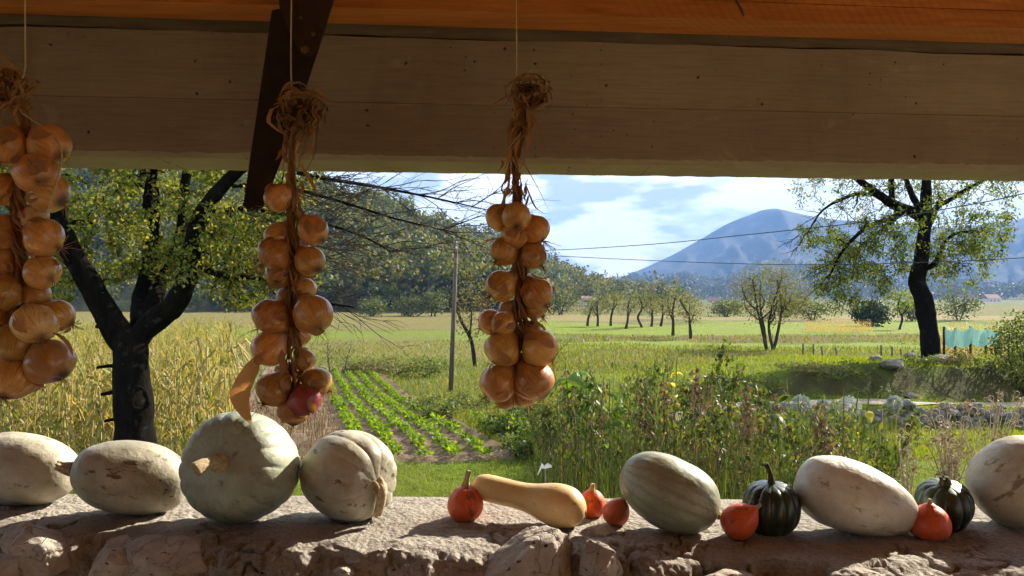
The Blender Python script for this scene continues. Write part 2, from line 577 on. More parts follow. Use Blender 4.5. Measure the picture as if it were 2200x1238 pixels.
    # gourds
    def gourd(name, base, alt, stain, stripes=None, speck=None, stain_amt=0.5, rough=0.5, nrib=10, bump=0.3, coat=0.0, sscale=3.0):
        k = NT(name)
        tc = k.n('TexCoord').outputs['Object']
        oi = k.n('ObjectInfo').outputs['Random']
        off = k.n('CombineXYZ', {0: k.math('MULTIPLY', oi, 17.0), 1: k.math('MULTIPLY', oi, 5.0)}).outputs[0]
        v = k.n('VectorMath', {0: tc, 1: off}, operation='ADD').outputs[0]
        n1 = k.noise(v, 9, 6, 0.55)
        c = k.ramp(n1, [(0.38, tuple(x * 0.88 for x in base)), (0.62, alt)])
        if stripes:
            sx = k.n('SeparateXYZ', {0: tc})
            ang = k.math('ARCTAN2', sx.outputs[1], sx.outputs[0])
            wob = k.math('MULTIPLY', k.noise(v, 18, 6, 0.75), 7.0)
            s = k.math('SINE', k.math('ADD', k.math('MULTIPLY', ang, float(nrib)), wob))
            c = k.mix(k.ramp(s, [(-0.2, 0.0), (0.9, 0.6)]), c, stripes)
            st = k.n('Mapping', {0: v, 'Scale': (1, 1, 0.12)}).outputs[0]
            c = k.mix(k.ramp(k.noise(st, 60, 4, 0.7), [(0.52, 0.0), (0.68, 0.5)]), c, alt)
        if speck:
            vo = k.n('TexVoronoi', {'Vector': v, 'Scale': 90.0}, feature='F1').outputs['Distance']
            c = k.mix(k.ramp(vo, [(0.10, 0.8), (0.22, 0.0)]), c, speck)
        vein = k.noise(k.n('Mapping', {0: v, 'Scale': (1, 1, 0.10)}).outputs[0], 48, 5, 0.6, 0.4)
        c = k.mix(k.ramp(vein, [(0.5, 0.0), (0.7, 0.35)]), c, tuple(x * 0.7 for x in base))
        c = k.mix(k.ramp(k.noise(v, 170, 3, 0.6), [(0.60, 0.0), (0.72, 0.4)]), c, tuple(x * 0.55 for x in stain))
        s1 = k.noise(v, sscale * 2, 9, 0.68, 0.6)
        c = k.mix(k.ramp(s1, [(0.50, 0.0), (0.66, stain_amt)]), c, stain)
        s2 = k.noise(k.n('Mapping', {0: v, 'Scale': (1, 1, 0.35), 'Location': (3, 1, 2)}).outputs[0], 34, 5, 0.65)
        c = k.mix(k.ramp(s2, [(0.595, 0.0), (0.65, min(1, stain_amt * 1.3))]), c, tuple(x * 0.4 for x in stain))
        nb = k.bump(k.noise(v, 22, 5, 0.55), bump * 1.6, 0.012)
        nb = k.bump(k.noise(v, 160, 3), bump * 0.4, 0.0015, nb)
        rg = k.ramp(n1, [(0.3, rough - 0.08), (0.7, rough + 0.1)])
        return k.done(k.principled(c, rg, nb, 0.4, {'Coat Weight': coat, 'Coat Roughness': 0.25}))
    M['g_cream'] = gourd('cream_pumpkin_skin', (0.46, 0.42, 0.31), (0.57, 0.53, 0.41), (0.28, 0.20, 0.11), stain_amt=0.55)
    M['g_grey'] = gourd('grey_green_pumpkin_skin', (0.285, 0.33, 0.25), (0.41, 0.45, 0.35), (0.36, 0.30, 0.14), stain_amt=0.5)
    M['g_beige'] = gourd('beige_grey_pumpkin_skin', (0.38, 0.355, 0.26), (0.50, 0.475, 0.37), (0.24, 0.165, 0.085), stain_amt=0.7)
    M['g_white'] = gourd('white_squash_skin', (0.62, 0.60, 0.49), (0.72, 0.71, 0.62), (0.42, 0.32, 0.18), stain_amt=0.45, rough=0.42, coat=0.15)
    M['g_striped'] = gourd('striped_grey_green_squash_skin', (0.24, 0.27, 0.185), (0.38, 0.40, 0.29), (0.30, 0.25, 0.11), (0.20, 0.235, 0.17), (0.40, 0.42, 0.30), 0.4, 0.42, 19, coat=0.1)
    M['g_orange'] = gourd('red_orange_squash_skin', (0.68, 0.095, 0.025), (0.74, 0.13, 0.035), (0.42, 0.09, 0.03), (0.0, 0.0, 0.0) and None, (0.74, 0.22, 0.06), 0.55, 0.46, bump=0.25, coat=0.06)
    M['g_brownred'] = gourd('brownish_red_squash_skin', (0.34, 0.075, 0.025), (0.46, 0.09, 0.03), (0.10, 0.05, 0.02), stain_amt=0.8, rough=0.45, bump=0.2)
    M['g_dark'] = gourd('dark_green_squash_skin', (0.018, 0.032, 0.018), (0.035, 0.055, 0.028), (0.10, 0.09, 0.025), stain_amt=0.3, rough=0.34, bump=0.15, coat=0.3)
    M['g_butternut'] = gourd('butternut_skin', (0.70, 0.44, 0.17), (0.76, 0.52, 0.24), (0.55, 0.28, 0.09), stain_amt=0.35, rough=0.42, bump=0.1, coat=0.1)
    M['stem'] = plain('dry_gourd_stem', (0.50, 0.40, 0.24), 0.85, 0.3, 90, 0.7, 0.2)
    M['stem_dark'] = plain('dark_green_gourd_stem', (0.07, 0.075, 0.035), 0.8, 0.4, 40, 0.7, 0.2)
    M['scar'] = plain('blossom_scar', (0.36, 0.20, 0.10), 0.9, 0.4, 60, 0.6, 0.2)

    # plants
    M['leaf_mulberry'] = leaf_mat('olive_leaf', [(0.0, (0.065, 0.10, 0.018)), (0.55, (0.125, 0.16, 0.026)), (0.88, (0.24, 0.225, 0.04)), (1.0, (0.38, 0.31, 0.07))], 0.55)
    M['leaf_willow'] = leaf_mat('yellow_green_leaf', [(0.0, (0.06, 0.11, 0.016)), (0.55, (0.115, 0.175, 0.024)), (0.88, (0.21, 0.23, 0.035)), (1.0, (0.30, 0.26, 0.05))], 0.55)
    M['leaf_bush'] = leaf_mat('dull_green_leaf', [(0.0, (0.04, 0.065, 0.018)), (0.6, (0.085, 0.115, 0.03)), (1.0, (0.16, 0.15, 0.045))], 0.4)
    M['leaf_pale'] = leaf_mat('pale_olive_leaf', [(0.0, (0.09, 0.105, 0.035)), (0.6, (0.145, 0.155, 0.05)), (1.0, (0.21, 0.185, 0.07))], 0.45)
    M['leaf_dark'] = leaf_mat('dark_green_leaf', [(0.0, (0.012, 0.028, 0.010)), (1.0, (0.04, 0.065, 0.02))], 0.25)
    M['leaf_dry'] = leaf_mat('sparse_autumn_leaf', [(0.0, (0.10, 0.09, 0.03)), (0.6, (0.17, 0.14, 0.05)), (1.0, (0.13, 0.15, 0.04))], 0.4)
    M['leaf_forest'] = leaf_mat('forest_leaf', [(0.0, (0.045, 0.065, 0.016)), (0.45, (0.088, 0.108, 0.025)), (0.8, (0.145, 0.138, 0.035)), (1.0, (0.20, 0.155, 0.046))], 0.42, clump=0.13)
    M['leaf_far'] = leaf_mat('far_forest_leaf', [(0.0, (0.025, 0.035, 0.014)), (1.0, (0.075, 0.075, 0.028))], 0.3, clump=0.03)
    M['leaf_corn'] = leaf_mat('drying_corn_leaf', [(0.0, (0.12, 0.16, 0.02)), (0.4, (0.22, 0.225, 0.04)), (0.7, (0.34, 0.275, 0.08)), (1.0, (0.42, 0.33, 0.13))], 0.45, (1.15, 1.05, 0.6))
    M['leaf_corn_dry'] = leaf_mat('ripe_corn_leaf', [(0.0, (0.34, 0.25, 0.06)), (1.0, (0.50, 0.37, 0.12))], 0.4, (1.15, 1.0, 0.6))
    M['corn_stalk'] = plain('corn_stalk', (0.33, 0.28, 0.09), 0.8, 0.3)
    M['leaf_crop'] = leaf_mat('bright_crop_leaf', [(0.0, (0.06, 0.14, 0.012)), (0.6, (0.125, 0.23, 0.018)), (1.0, (0.22, 0.31, 0.03))], 0.55, (1.4, 1.2, 0.4))
    M['leaf_weed'] = leaf_mat('weed_leaf', [(0.0, (0.045, 0.075, 0.016)), (0.6, (0.085, 0.125, 0.025)), (0.9, (0.16, 0.17, 0.035)), (1.0, (0.26, 0.21, 0.05))], 0.4)
    M['leaf_big'] = leaf_mat('large_green_leaf', [(0.0, (0.07, 0.15, 0.02)), (0.7, (0.13, 0.23, 0.03)), (1.0, (0.22, 0.27, 0.04))], 0.5, (1.3, 1.2, 0.45))
    M['leaf_yellow'] = leaf_mat('yellow_leaf', [(0.0, (0.30, 0.30, 0.03)), (0.6, (0.50, 0.42, 0.04)), (1.0, (0.20, 0.26, 0.03))], 0.5)
    M['leaf_silver'] = leaf_mat('silver_leaf', [(0.0, (0.33, 0.36, 0.30)), (1.0, (0.52, 0.55, 0.50))], 0.2, (1, 1, 1))
    M['grass'] = leaf_mat('lawn_blade', [(0.0, (0.085, 0.145, 0.010)), (0.7, (0.145, 0.215, 0.013)), (1.0, (0.24, 0.26, 0.026))], 0.52, (1.45, 1.2, 0.35))
    M['meadow'] = leaf_mat('meadow_blade', [(0.0, (0.085, 0.14, 0.013)), (0.6, (0.15, 0.20, 0.021)), (0.9, (0.25, 0.235, 0.05)), (1.0, (0.32, 0.25, 0.09))], 0.45, (1.2, 1.1, 0.5))
    M['dry_stem'] = plain('dry_weed_stem', (0.17, 0.12, 0.06), 0.9, 0.4)
    M['pale_stem'] = plain('pale_dry_stem', (0.36, 0.28, 0.17), 0.85, 0.3)
    M['green_stem'] = plain('green_stem', (0.16, 0.19, 0.05), 0.8, 0.3)
    M['seed'] = leaf_mat('dry_seed_head', [(0.0, (0.09, 0.055, 0.028)), (1.0, (0.26, 0.18, 0.09))], 0.25, (1.1, 1, 0.8))
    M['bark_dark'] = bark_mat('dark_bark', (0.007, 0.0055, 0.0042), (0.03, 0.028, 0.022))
    M['bark'] = bark_mat('bark', (0.035, 0.027, 0.02))
    M['twig'] = bark_mat('twig_bark', (0.055, 0.043, 0.03))
    M['bark_grey'] = bark_mat('grey_bark', (0.11, 0.095, 0.075))

    # ground: field colours from the vertex layer plus grain
    k = NT('ground_soil_and_turf')
    at_ = k.n('VertexColor', layer_name='Field').outputs[0]
    v = k.coords()
    g1 = k.noise(v, 0.5, 8, 0.65)
    g2 = k.noise(v, 7.0, 6, 0.7)
    c = k.mix(k.ramp(g1, [(0.35, 0.0), (0.7, 0.5)]), at_, (0.15, 0.12, 0.05))
    c = k.mix(k.ramp(g2, [(0.3, 0.65), (0.6, 0.0)]), c, (0.04, 0.045, 0.012))
    nb = k.bump(g2, 0.8, 0.12)
    nb = k.bump(k.noise(v, 1.3, 5), 0.6, 0.4, nb)
    M['ground'] = k.done(k.principled(c, 0.95, nb, 0.1))
    k = NT('tilled_soil')
    v = k.coords()
    g = k.noise(v, 9, 8, 0.7)
    c = k.ramp(g, [(0.3, (0.10, 0.07, 0.045)), (0.6, (0.19, 0.14, 0.09)), (0.8, (0.28, 0.21, 0.14))])
    M['soil'] = k.done(k.principled(c, 0.95, k.bump(g, 1.0, 0.06), 0.1))
    M['track'] = plain('pale_gravel_track', (0.30, 0.26, 0.20), 0.95, 0.3, 2.5, 0.5, 0.1)
    # hills and mountains
    def hill(name, a, b, c3, sc):
        k = NT(name)
        v = k.coords()
        g = k.noise(v, sc, 9, 0.65)
        g2 = k.noise(v, sc * 6, 6, 0.7)
        c = k.ramp(g, [(0.3, a), (0.5, b), (0.72, c3)])
        c = k.mix(k.ramp(g2, [(0.35, 0.6), (0.6, 0.0)]), c, tuple(x * 0.5 for x in a))
        return k.done(k.principled(c, 0.95, k.bump(g2, 0.8, 3.0), 0.05))
    M['hill'] = hill('hill_scrub', (0.05, 0.055, 0.022), (0.11, 0.105, 0.04), (0.16, 0.14, 0.06), 0.02)
    M['hill_meadow'] = hill('hill_pasture', (0.07, 0.085, 0.03), (0.14, 0.14, 0.045), (0.19, 0.16, 0.07), 0.012)
    M['mountain'] = hill('mountain_slope', (0.012, 0.016, 0.012), (0.035, 0.038, 0.028), (0.12, 0.11, 0.085), 0.004)
    M['net'] = None
    k = NT('turquoise_netting')
    v = k.coords()
    c = k.ramp(k.noise(v, 3, 5), [(0.3, (0.16, 0.42, 0.36)), (0.7, (0.30, 0.55, 0.47))])
    p = k.principled(c, 0.6)
    tr = k.n('BsdfTranslucent', {'Color': (0.35, 0.62, 0.52, 1)}).outputs[0]
    M['net'] = k.done(k.n('MixShader', {0: 0.45, 1: p, 2: tr}).outputs[0])
    M['house'] = plain('far_house_wall', (0.72, 0.69, 0.64), 0.9, 0.05)
    M['roof'] = plain('far_roof', (0.26, 0.17, 0.14), 0.9, 0.2)
    M['pane'] = plain('far_window', (0.05, 0.06, 0.08), 0.2, 0.1)


make_materials()


# ------------------------------------------------------------------ terrain
def track_y(x):
    return 16.3 + (np.asarray(x, float) - 4.5) * 0.31


def wall_y(x):
    return track_y(x) - 1.25


def gz(x, y):
    """ground height"""
    x = np.asarray(x, float)
    y = np.asarray(y, float)
    r = np.hypot(x, y)
    z = -0.62 * sm(13, 27, r) - 0.28 * sm(27, 62, r)
    ax = sm(2.2, 5.0, x)
    z = z + 0.45 * ax * sm(-0.1, 0.1, y - wall_y(x)) * (1 - sm(24, 34, y))
    bank = 0.84 * sm(2.5, 9.5, x) * sm(19.0, 19.9, y - (x - 9) * 0.22 + 0.5 * vnoise(xyz(x, y), 0.6, 91)) * (1 - sm(25, 36, y))
    z = z + bank
    P = xyz(x, y)
    z = z + 0.06 * fbm(P, 0.35, 3, 5) * sm(8, 16, r) + 0.22 * fbm(P, 0.06, 3, 9) * sm(22, 45, r) * (1 - sm(400, 900, r))
    return z


def ground_colour(x, y):
    P = xyz(x, y)
    d = np.asarray(y, float)
    px = CX + F * x / np.maximum(d, 0.5)
    e = d * (1 + 0.10 * fbm(xyz(x, y), 0.09, 3, 31))
    col = np.zeros(x.shape + (3,))
    lawn, mown = np.array((0.095, 0.15, 0.012)), np.array((0.15, 0.215, 0.016))
    weed, dry, tan, brown = np.array((0.09, 0.115, 0.02)), np.array((0.17, 0.15, 0.045)), np.array((0.25, 0.20, 0.085)), np.array((0.13, 0.085, 0.045))
    col[:] = lawn

    def put(mask, c):
        mask = np.clip(mask, 0, 1)[..., None]
        col[:] = col * (1 - mask) + mask * c
    right = sm(1040, 1160, px)
    put(sm(12, 14, e) * (1 - right), weed)
    put(sm(37, 41, e), weed)
    put(sm(37, 40, e) * (1 - sm(44, 47, e)) * right, dry * 0.8)
    put(sm(46, 49, e) * (1 - sm(58, 60, e)), mown * 1.1)
    put(sm(60, 63, e) * (1 - sm(68, 70, e)) * right, brown)
    put(sm(70, 73, e) * (1 - sm(105, 112, e)) * right, mown * 1.15)
    put(sm(45, 50, e) * (1 - right) * (1 - sm(62, 66, e)), dry)
    put(sm(62, 66, e) * (1 - right) * (1 - sm(85, 90, e)), mown * 0.9)
    put(sm(88, 95, e) * (1 - right), dry)
    put(sm(112, 118, e) * (1 - sm(150, 156, e)) * right, tan)
    put(sm(153, 158, e) * right, weed * 1.2)
    put(sm(185, 195, e), dry * 0.8)
    put(sm(260, 300, e), weed)
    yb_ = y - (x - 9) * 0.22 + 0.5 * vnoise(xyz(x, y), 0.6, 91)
    put(sm(3.5, 6, x) * sm(18.8, 19.1, yb_) * (1 - sm(19.7, 20.0, yb_)), np.array((0.035, 0.038, 0.014)))  # bank face: dark soil and weeds, with its shade put into the colour
    return col


fr = np.linspace(-46, 46, 370)
side = np.linspace(46, 314, 70)[1:-1]
angs = np.radians(np.concatenate([fr, side]))
rad = 2.4 * (5500 / 2.4) ** (np.linspace(0, 1, 250))
A_, R_ = np.meshgrid(angs, rad, indexing='ij')
gx, gy = R_ * np.sin(A_), R_ * np.cos(A_)
gzv = gz(gx, gy)
na, nr = gx.shape
ii, jj = np.meshgrid(np.arange(na), np.arange(nr - 1), indexing='ij')
i2 = (ii + 1) % na
gq = np.stack([ii * nr + jj, ii * nr + jj + 1, i2 * nr + jj + 1, i2 * nr + jj], -1).reshape(-1, 4)
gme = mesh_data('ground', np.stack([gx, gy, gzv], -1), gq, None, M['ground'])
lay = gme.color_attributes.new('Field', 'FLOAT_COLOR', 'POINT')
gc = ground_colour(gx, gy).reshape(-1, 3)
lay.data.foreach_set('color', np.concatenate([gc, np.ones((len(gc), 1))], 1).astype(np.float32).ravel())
tag(link('ground', gme), kind='structure')


def sheet(name, xs, ts, fn, mat, lift=0.02, extra=None):
    """sheet draped on the ground; fn(a, t) -> x, y"""
    a, t = np.meshgrid(xs, ts, indexing='ij')
    x, y = fn(a, t)
    z = gz(x, y) + lift
    if extra is not None:
        z = z + extra(a, t)
    n0, n1 = x.shape
    i, j = np.meshgrid(np.arange(n0 - 1), np.arange(n1 - 1), indexing='ij')
    q = np.stack([i * n1 + j, (i + 1) * n1 + j, (i + 1) * n1 + j + 1, i * n1 + j + 1], -1).reshape(-1, 4)
    return link(name, mesh_data(name, np.stack([x, y, z], -1), q, None, mat))


tag(sheet('gravel_track', np.linspace(2.6, 22, 120), np.linspace(-0.55, 0.55, 10),
          lambda a, t: (a, track_y(a) + t * (1 + 0.25 * vnoise(xyz(a, t * 0), 0.7, 3)) + 0.15 * vnoise(xyz(a, t * 0), 0.5, 8)), M['track'], 0.03), kind='structure')

ROWDIR = -0.275
BED0, BED1 = 12.0, 36.0


def bed_xy(a, t):
    """a: offset across the rows at the near end, t: distance"""
    return a + (t - 12.0) * ROWDIR, t


ROWS = [-0.33, -0.83, -1.30, -1.80, -2.28]
tag(sheet('vegetable_bed', np.linspace(-4.9, 0.15, 160), np.linspace(BED0, BED1, 240), bed_xy, M['soil'], 0.025,
          lambda a, t: 0.05 * (0.5 + 0.5 * np.cos((a + 0.33) / 0.49 * 2 * np.pi)) * sm(-2.6, -2.4, a) * sm(12.1, 13, t) + (0.035 * fbm(xyz(a * 3, t * 2), 1.5, 3, 4) + 0.01) * sm(12, 12.4, t) - 0.04 * (1 - sm(12, 12.35, t + 0.12 * fbm(xyz(a, 0 * a), 2.5, 3, 6)))), kind='structure')


# ------------------------------------------------------------------ hills and mountains
def ridge(name, pts, d_foot, d_ridge, d_back, mat, kind='structure', rough=0.05, nx=220, nt=50, seed=0, foot_z=-0.9, power=1.25):
    px = np.array([p[0] for p in pts], float)
    py = np.array([p[1] for p in pts], float)
    cols = np.linspace(px[0], px[-1], nx)
    # smooth interpolation of the skyline
    yy = np.interp(cols, px, py)
    k = np.array([1, 2, 3, 2, 1], float)
    yy = np.convolve(np.pad(yy, 2, mode='edge'), k / k.sum(), 'valid')
    hz = CZ + (HOR - yy) / F * d_ridge
    t = np.linspace(0, 1.6, nt)
    Cc, T = np.meshgrid(cols, t, indexing='ij')
    D = np.where(T <= 1, d_foot + (d_ridge - d_foot) * T, d_ridge + (d_back - d_ridge) * (T - 1) / 0.6)
    X = (Cc - CX) / F * D
    prof = np.where(T <= 1, np.clip(T, 0, 1) ** power, 1 - 0.75 * ((T - 1) / 0.6) ** 1.5)
    H = (hz[:, None] - foot_z)
    Pn = np.stack([X, D, 0 * D], -1) / d_ridge
    spur = 1 - 2 * np.abs(fbm(np.stack([Cc / 70.0 + T * 1.7, T * 3.2, 0 * T], -1), 1.0, 4, seed + 5))
    Z = foot_z + H * prof + rough * H * (0.6 * spur + fbm(Pn, 9, 5, seed)) * np.sin(np.clip(T, 0, 1) * np.pi) ** 0.7 - np.where(T < 0.02, 3, 0)
    n0, n1 = X.shape
    i, j = np.meshgrid(np.arange(n0 - 1), np.arange(n1 - 1), indexing='ij')
    q = np.stack([i * n1 + j, (i + 1) * n1 + j, (i + 1) * n1 + j + 1, i * n1 + j + 1], -1).reshape(-1, 4)
    o = link(name, mesh_data(name, np.stack([X, D, Z], -1), q, None, mat))
    tag(o, kind=kind)
    return X, D, Z, T, Cc


hillA = ridge('wooded_hill', [(-900, 330), (-300, 320), (300, 352), (600, 402), (750, 436), (820, 455), (882, 488), (955, 520), (1000, 550), (1060, 603), (1120, 642), (1180, 652)],
              190, 330, 520, M['hill'], seed=3, power=1.1, rough=0.12)
hillB = ridge('far_hill', [(700, 560), (900, 548), (960, 522), (1027, 503), (1064, 516), (1173, 574), (1209, 590), (1282, 622), (1340, 637), (1420, 648), (1520, 655), (1600, 658)],
              280, 520, 800, M['hill_meadow'], seed=8, power=1.5, rough=0.1)
hillC = ridge('foothills', [(1100, 640), (1240, 625), (1310, 606), (1350, 594), (1400, 602), (1450, 594), (1500, 597), (1530, 610), (1565, 600), (1610, 568), (1650, 557), (1700, 563),
                            (1770, 580), (1850, 606), (1950, 612), (2050, 606), (2150, 615), (2300, 600), (2700, 590), (3000, 620)],
              1150, 1900, 2400, M['hill'], seed=13, power=1.2, rough=0.22, nx=300)
ridge('blue_mountain', [(900, 648), (1200, 634), (1310, 605), (1380, 578), (1450, 545), (1520, 505), (1560, 483), (1600, 466), (1640, 452), (1662, 449), (1690, 452), (1740, 464), (1800, 472),
                        (1850, 474), (1900, 480), (1990, 490), (2060, 490), (2150, 478), (2200, 468), (2400, 440), (2800, 420), (3300, 520)],
      2100, 3800, 5000, M['mountain'], seed=21, power=1.15, rough=0.11, nx=420, nt=90)


def crown_template(n, seed):
    """points of a loose tree crown of unit size"""
    g = np.random.default_rng(seed)
    lobes = g.normal(size=(7, 3)) * (0.27, 0.27, 0.22) + (0, 0, 0.6)
    pts = lobes[g.integers(0, 7, n)] + g.normal(size=(n, 3)) * (0.095, 0.095, 0.085)
    return pts


def forest(name, X, D, Z, T, Cc, n, size, tmin, tmax, mat, seed, keep=None, leaf=0.22, npt=75, label=''):
    g = np.random.default_rng(seed)
    n0, n1 = X.shape
    G = Geo()
    P, S = [], []
    tries = 0
    while len(P) < n and tries < n * 12:
        tries += 1
        i = g.integers(0, n0 - 1)
        t = g.uniform(tmin, tmax)
        j = t / 1.6 * (n1 - 1)
        j0 = int(j)
        f = j - j0
        p = np.array([X[i, j0] * (1 - f) + X[i, j0 + 1] * f, D[i, j0] * (1 - f) + D[i, j0 + 1] * f, Z[i, j0] * (1 - f) + Z[i, j0 + 1] * f])
        if keep is not None and not keep(Cc[i, 0], t, p, g):
            continue
        P.append(p)
        S.append(size * g.uniform(0.6, 1.35))
    temps = [crown_template(npt, seed * 10 + k) for k in range(6)]
    allP, allL = [], []
    for k, (p, s) in enumerate(zip(P, S)):
        t = temps[k % 6]
        a = g.uniform(0, 6.28)
        c, sn = math.cos(a), math.sin(a)
        q = np.stack([t[:, 0] * c - t[:, 1] * sn, t[:, 0] * sn + t[:, 1] * c, t[:, 2]], 1)
        allP.append(p + q * s * (1, 1, g.uniform(0.85, 1.25)))
        allL.append(np.full(len(q), s * leaf))
    allP, allL = np.concatenate(allP), np.concatenate(allL)
    allL = allL * rng.uniform(0.7, 1.4, len(allL))
    G.leaves(allP, allL, allL * 0.8)
    return tag(G.build(name, mat, smooth=False), label=label, cat='forest', kind='stuff')


def keepA(c, t, p, g):
    if not (-60 < c < 1150):
        return False
    dens = 0.95 + 0.7 * float(vnoise(np.array([p / 40.0]), 1.0, 4)[0])
    return g.uniform() < dens


forest('hillside_wood', *hillA, 1900, 7.8, 0.02, 1.04, M['leaf_forest'], 5, keepA, npt=150, leaf=0.12, label='olive and brown wood covering the hillside at the left')


def keepB(c, t, p, g):
    lim = np.interp(c, [900, 1170, 1300, 1400, 1500], [0.3, 0.35, 0.62, 0.8, 1.0])
    return 880 < c < 1480 and (t > lim or g.uniform() < 0.10)


forest('far_hillside_wood', *hillB, 1000, 7.0, 0.05, 1.02, M['leaf_forest'], 6, keepB, npt=90, leaf=0.15, label='scrubby wood on the farther hill behind the hanging onions')
forest('foothill_wood', *hillC, 2600, 11.0, 0.02, 1.0, M['leaf_far'], 7, lambda c, t, p, g: 1180 < c < 2350, npt=24, leaf=0.3, label='hazy woods on the low hills below the blue mountain')


# ------------------------------------------------------------------ trees
def curve(pts, n=24, jit=0.0):
    """smooth path through the points"""
    P = np.array([tuple(p) for p in pts], float)
    m = len(P)
    t = np.linspace(0, m - 1, n)
    out = []
    for u in t:
        i = min(int(u), m - 2)
        f = u - i
        p0, p1, p2, p3 = P[max(i - 1, 0)], P[i], P[i + 1], P[min(i + 2, m - 1)]
        out.append(0.5 * (2 * p1 + (p2 - p0) * f + (2 * p0 - 5 * p1 + 4 * p2 - p3) * f * f + (3 * p1 - p0 - 3 * p2 + p3) * f ** 3))
    out = np.array(out)
    if jit:
        out[1:] += rng.normal(size=out[1:].shape) * jit
    return out


def grow_tree(name, label, limbs, targets, leaf_fn, bark, leafm, group=None, twig_r=0.02, jit=0.06, droop=0.0, leaf_from=0.35, sides=9, max_len=None, cat='tree', base=None, crown_name='crown', extra=()):
    """limbs: list of (points, r0, r1); targets: points of the crown to be reached by branches"""
    G, nodes, rads = Geo(), [], []
    for pts, r0, r1 in limbs:
        c = curve(pts, max(10, len(pts) * 8))
        rr = np.linspace(r0, r1, len(c)) * (1 + 0.10 * vnoise(c, 2.5, 3) + 0.06 * vnoise(c, 7.0, 5))
        G.tube(c, rr, sides * 2 if r0 > 0.12 else sides, bumpy=0.10)
        nodes.append(c)
        rads.append(rr)
    nodes = np.concatenate(nodes)
    rads = np.concatenate(rads)
    skip = nodes[:, 2] < nodes[:, 2].min() + 0.30 * (np.median(targets[:, 2]) - nodes[:, 2].min())
    nodes, rads = nodes[~skip], rads[~skip]
    order = np.argsort(np.min(np.linalg.norm(targets[:, None] - nodes[None], axis=2), axis=1))
    twigs = []
    for k in order:
        t = targets[k]
        dv = np.linalg.norm(nodes - t, axis=1)
        i = int(np.argmin(dv))
        L = dv[i]
        if L < 0.02:
            continue
        n = 6
        s = np.linspace(0, 1, n)[:, None]
        path = nodes[i] * (1 - s) + t * s
        path += rng.normal(size=path.shape) * jit * L * np.sin(s * np.pi)
        path[:, 2] += (np.sin(s * np.pi) * L * (0.10 + droop))[:, 0]
        r0 = min(rads[i] * 0.75, twig_r * (0.5 + 0.9 * L ** 0.6))
        r0 = max(r0, twig_r * 0.26)
        rr = np.linspace(r0, max(r0 * 0.4, twig_r * 0.14), n)
        G.tube(path, rr, 5 if r0 > 0.02 else 4, cap=False)
        nodes = np.vstack([nodes, path[1:]])
        rads = np.concatenate([rads, rr[1:]])
        twigs.append((path, L))
    EG = Geo()
    for pts, r0, r1 in extra:
        c = curve(pts, len(pts) * 2)
        EG.tube(c, np.linspace(r0, r1, len(c)), 4, cap=False)
    root = empty(name, tuple(base) if base is not None else tuple(limbs[0][0][0]))
    bo = G.build('trunk', bark, root)
    bo.matrix_parent_inverse = Matrix.Translation(-root.location)
    if EG.n:
        eo = tag(EG.build('bare_twigs', M['twig'], root), kind='stuff')
        eo.matrix_parent_inverse = Matrix.Translation(-root.location)
    LG = Geo()
    leaf_fn(LG, twigs)
    if LG.n:
        lo = LG.build(crown_name, leafm, root, smooth=False)
        lo.matrix_parent_inverse = Matrix.Translation(-root.location)
    tag(root, label, cat, group)
    return root


def leafer(per, L, spread, frm=0.3, droop=0.0, aspect=0.55, only=None):
    def f(G, twigs):
        P, D_ = [], []
        for path, ln in twigs:
            if only is not None and not only(path[-1]):
                continue
            m = max(2, int(per * (0.5 + ln)))
            u = rng.uniform(frm, 1.02, m) * (len(path) - 1)
            i = np.clip(u.astype(int), 0, len(path) - 2)
            f_ = (u - i)[:, None]
            P.append(path[i] * (1 - f_) + path[i + 1] * f_ + rng.normal(size=(m, 3)) * spread)
            d_ = (path[-1] - path[0]) / (np.linalg.norm(path[-1] - path[0]) + 1e-6)
            D_.append(d_ * 0.5 + rng.normal(size=(m, 3)) * 0.7)
        P, D_ = np.concatenate(P), np.concatenate(D_)
        ln = L * rng.uniform(0.6, 1.3, len(P))
        G.leaves(P, ln, ln * aspect, D_, droop)
    return f


def ell(center, radii, n, cond=None, hollow=0.0):
    out = []
    c, r = np.array(tuple(center)), np.array(radii)
    while len(out) < n:
        v = rng.normal(size=3)
        v /= np.linalg.norm(v)
        v *= rng.uniform(hollow ** 3, 1) ** (1 / 3)
        p = c + v * r
        if cond is None or cond(p):
            out.append(p)
    return np.array(out)


def proj(p):
    return CX + F * p[0] / p[1], HOR - F * (p[2] - CZ) / p[1]


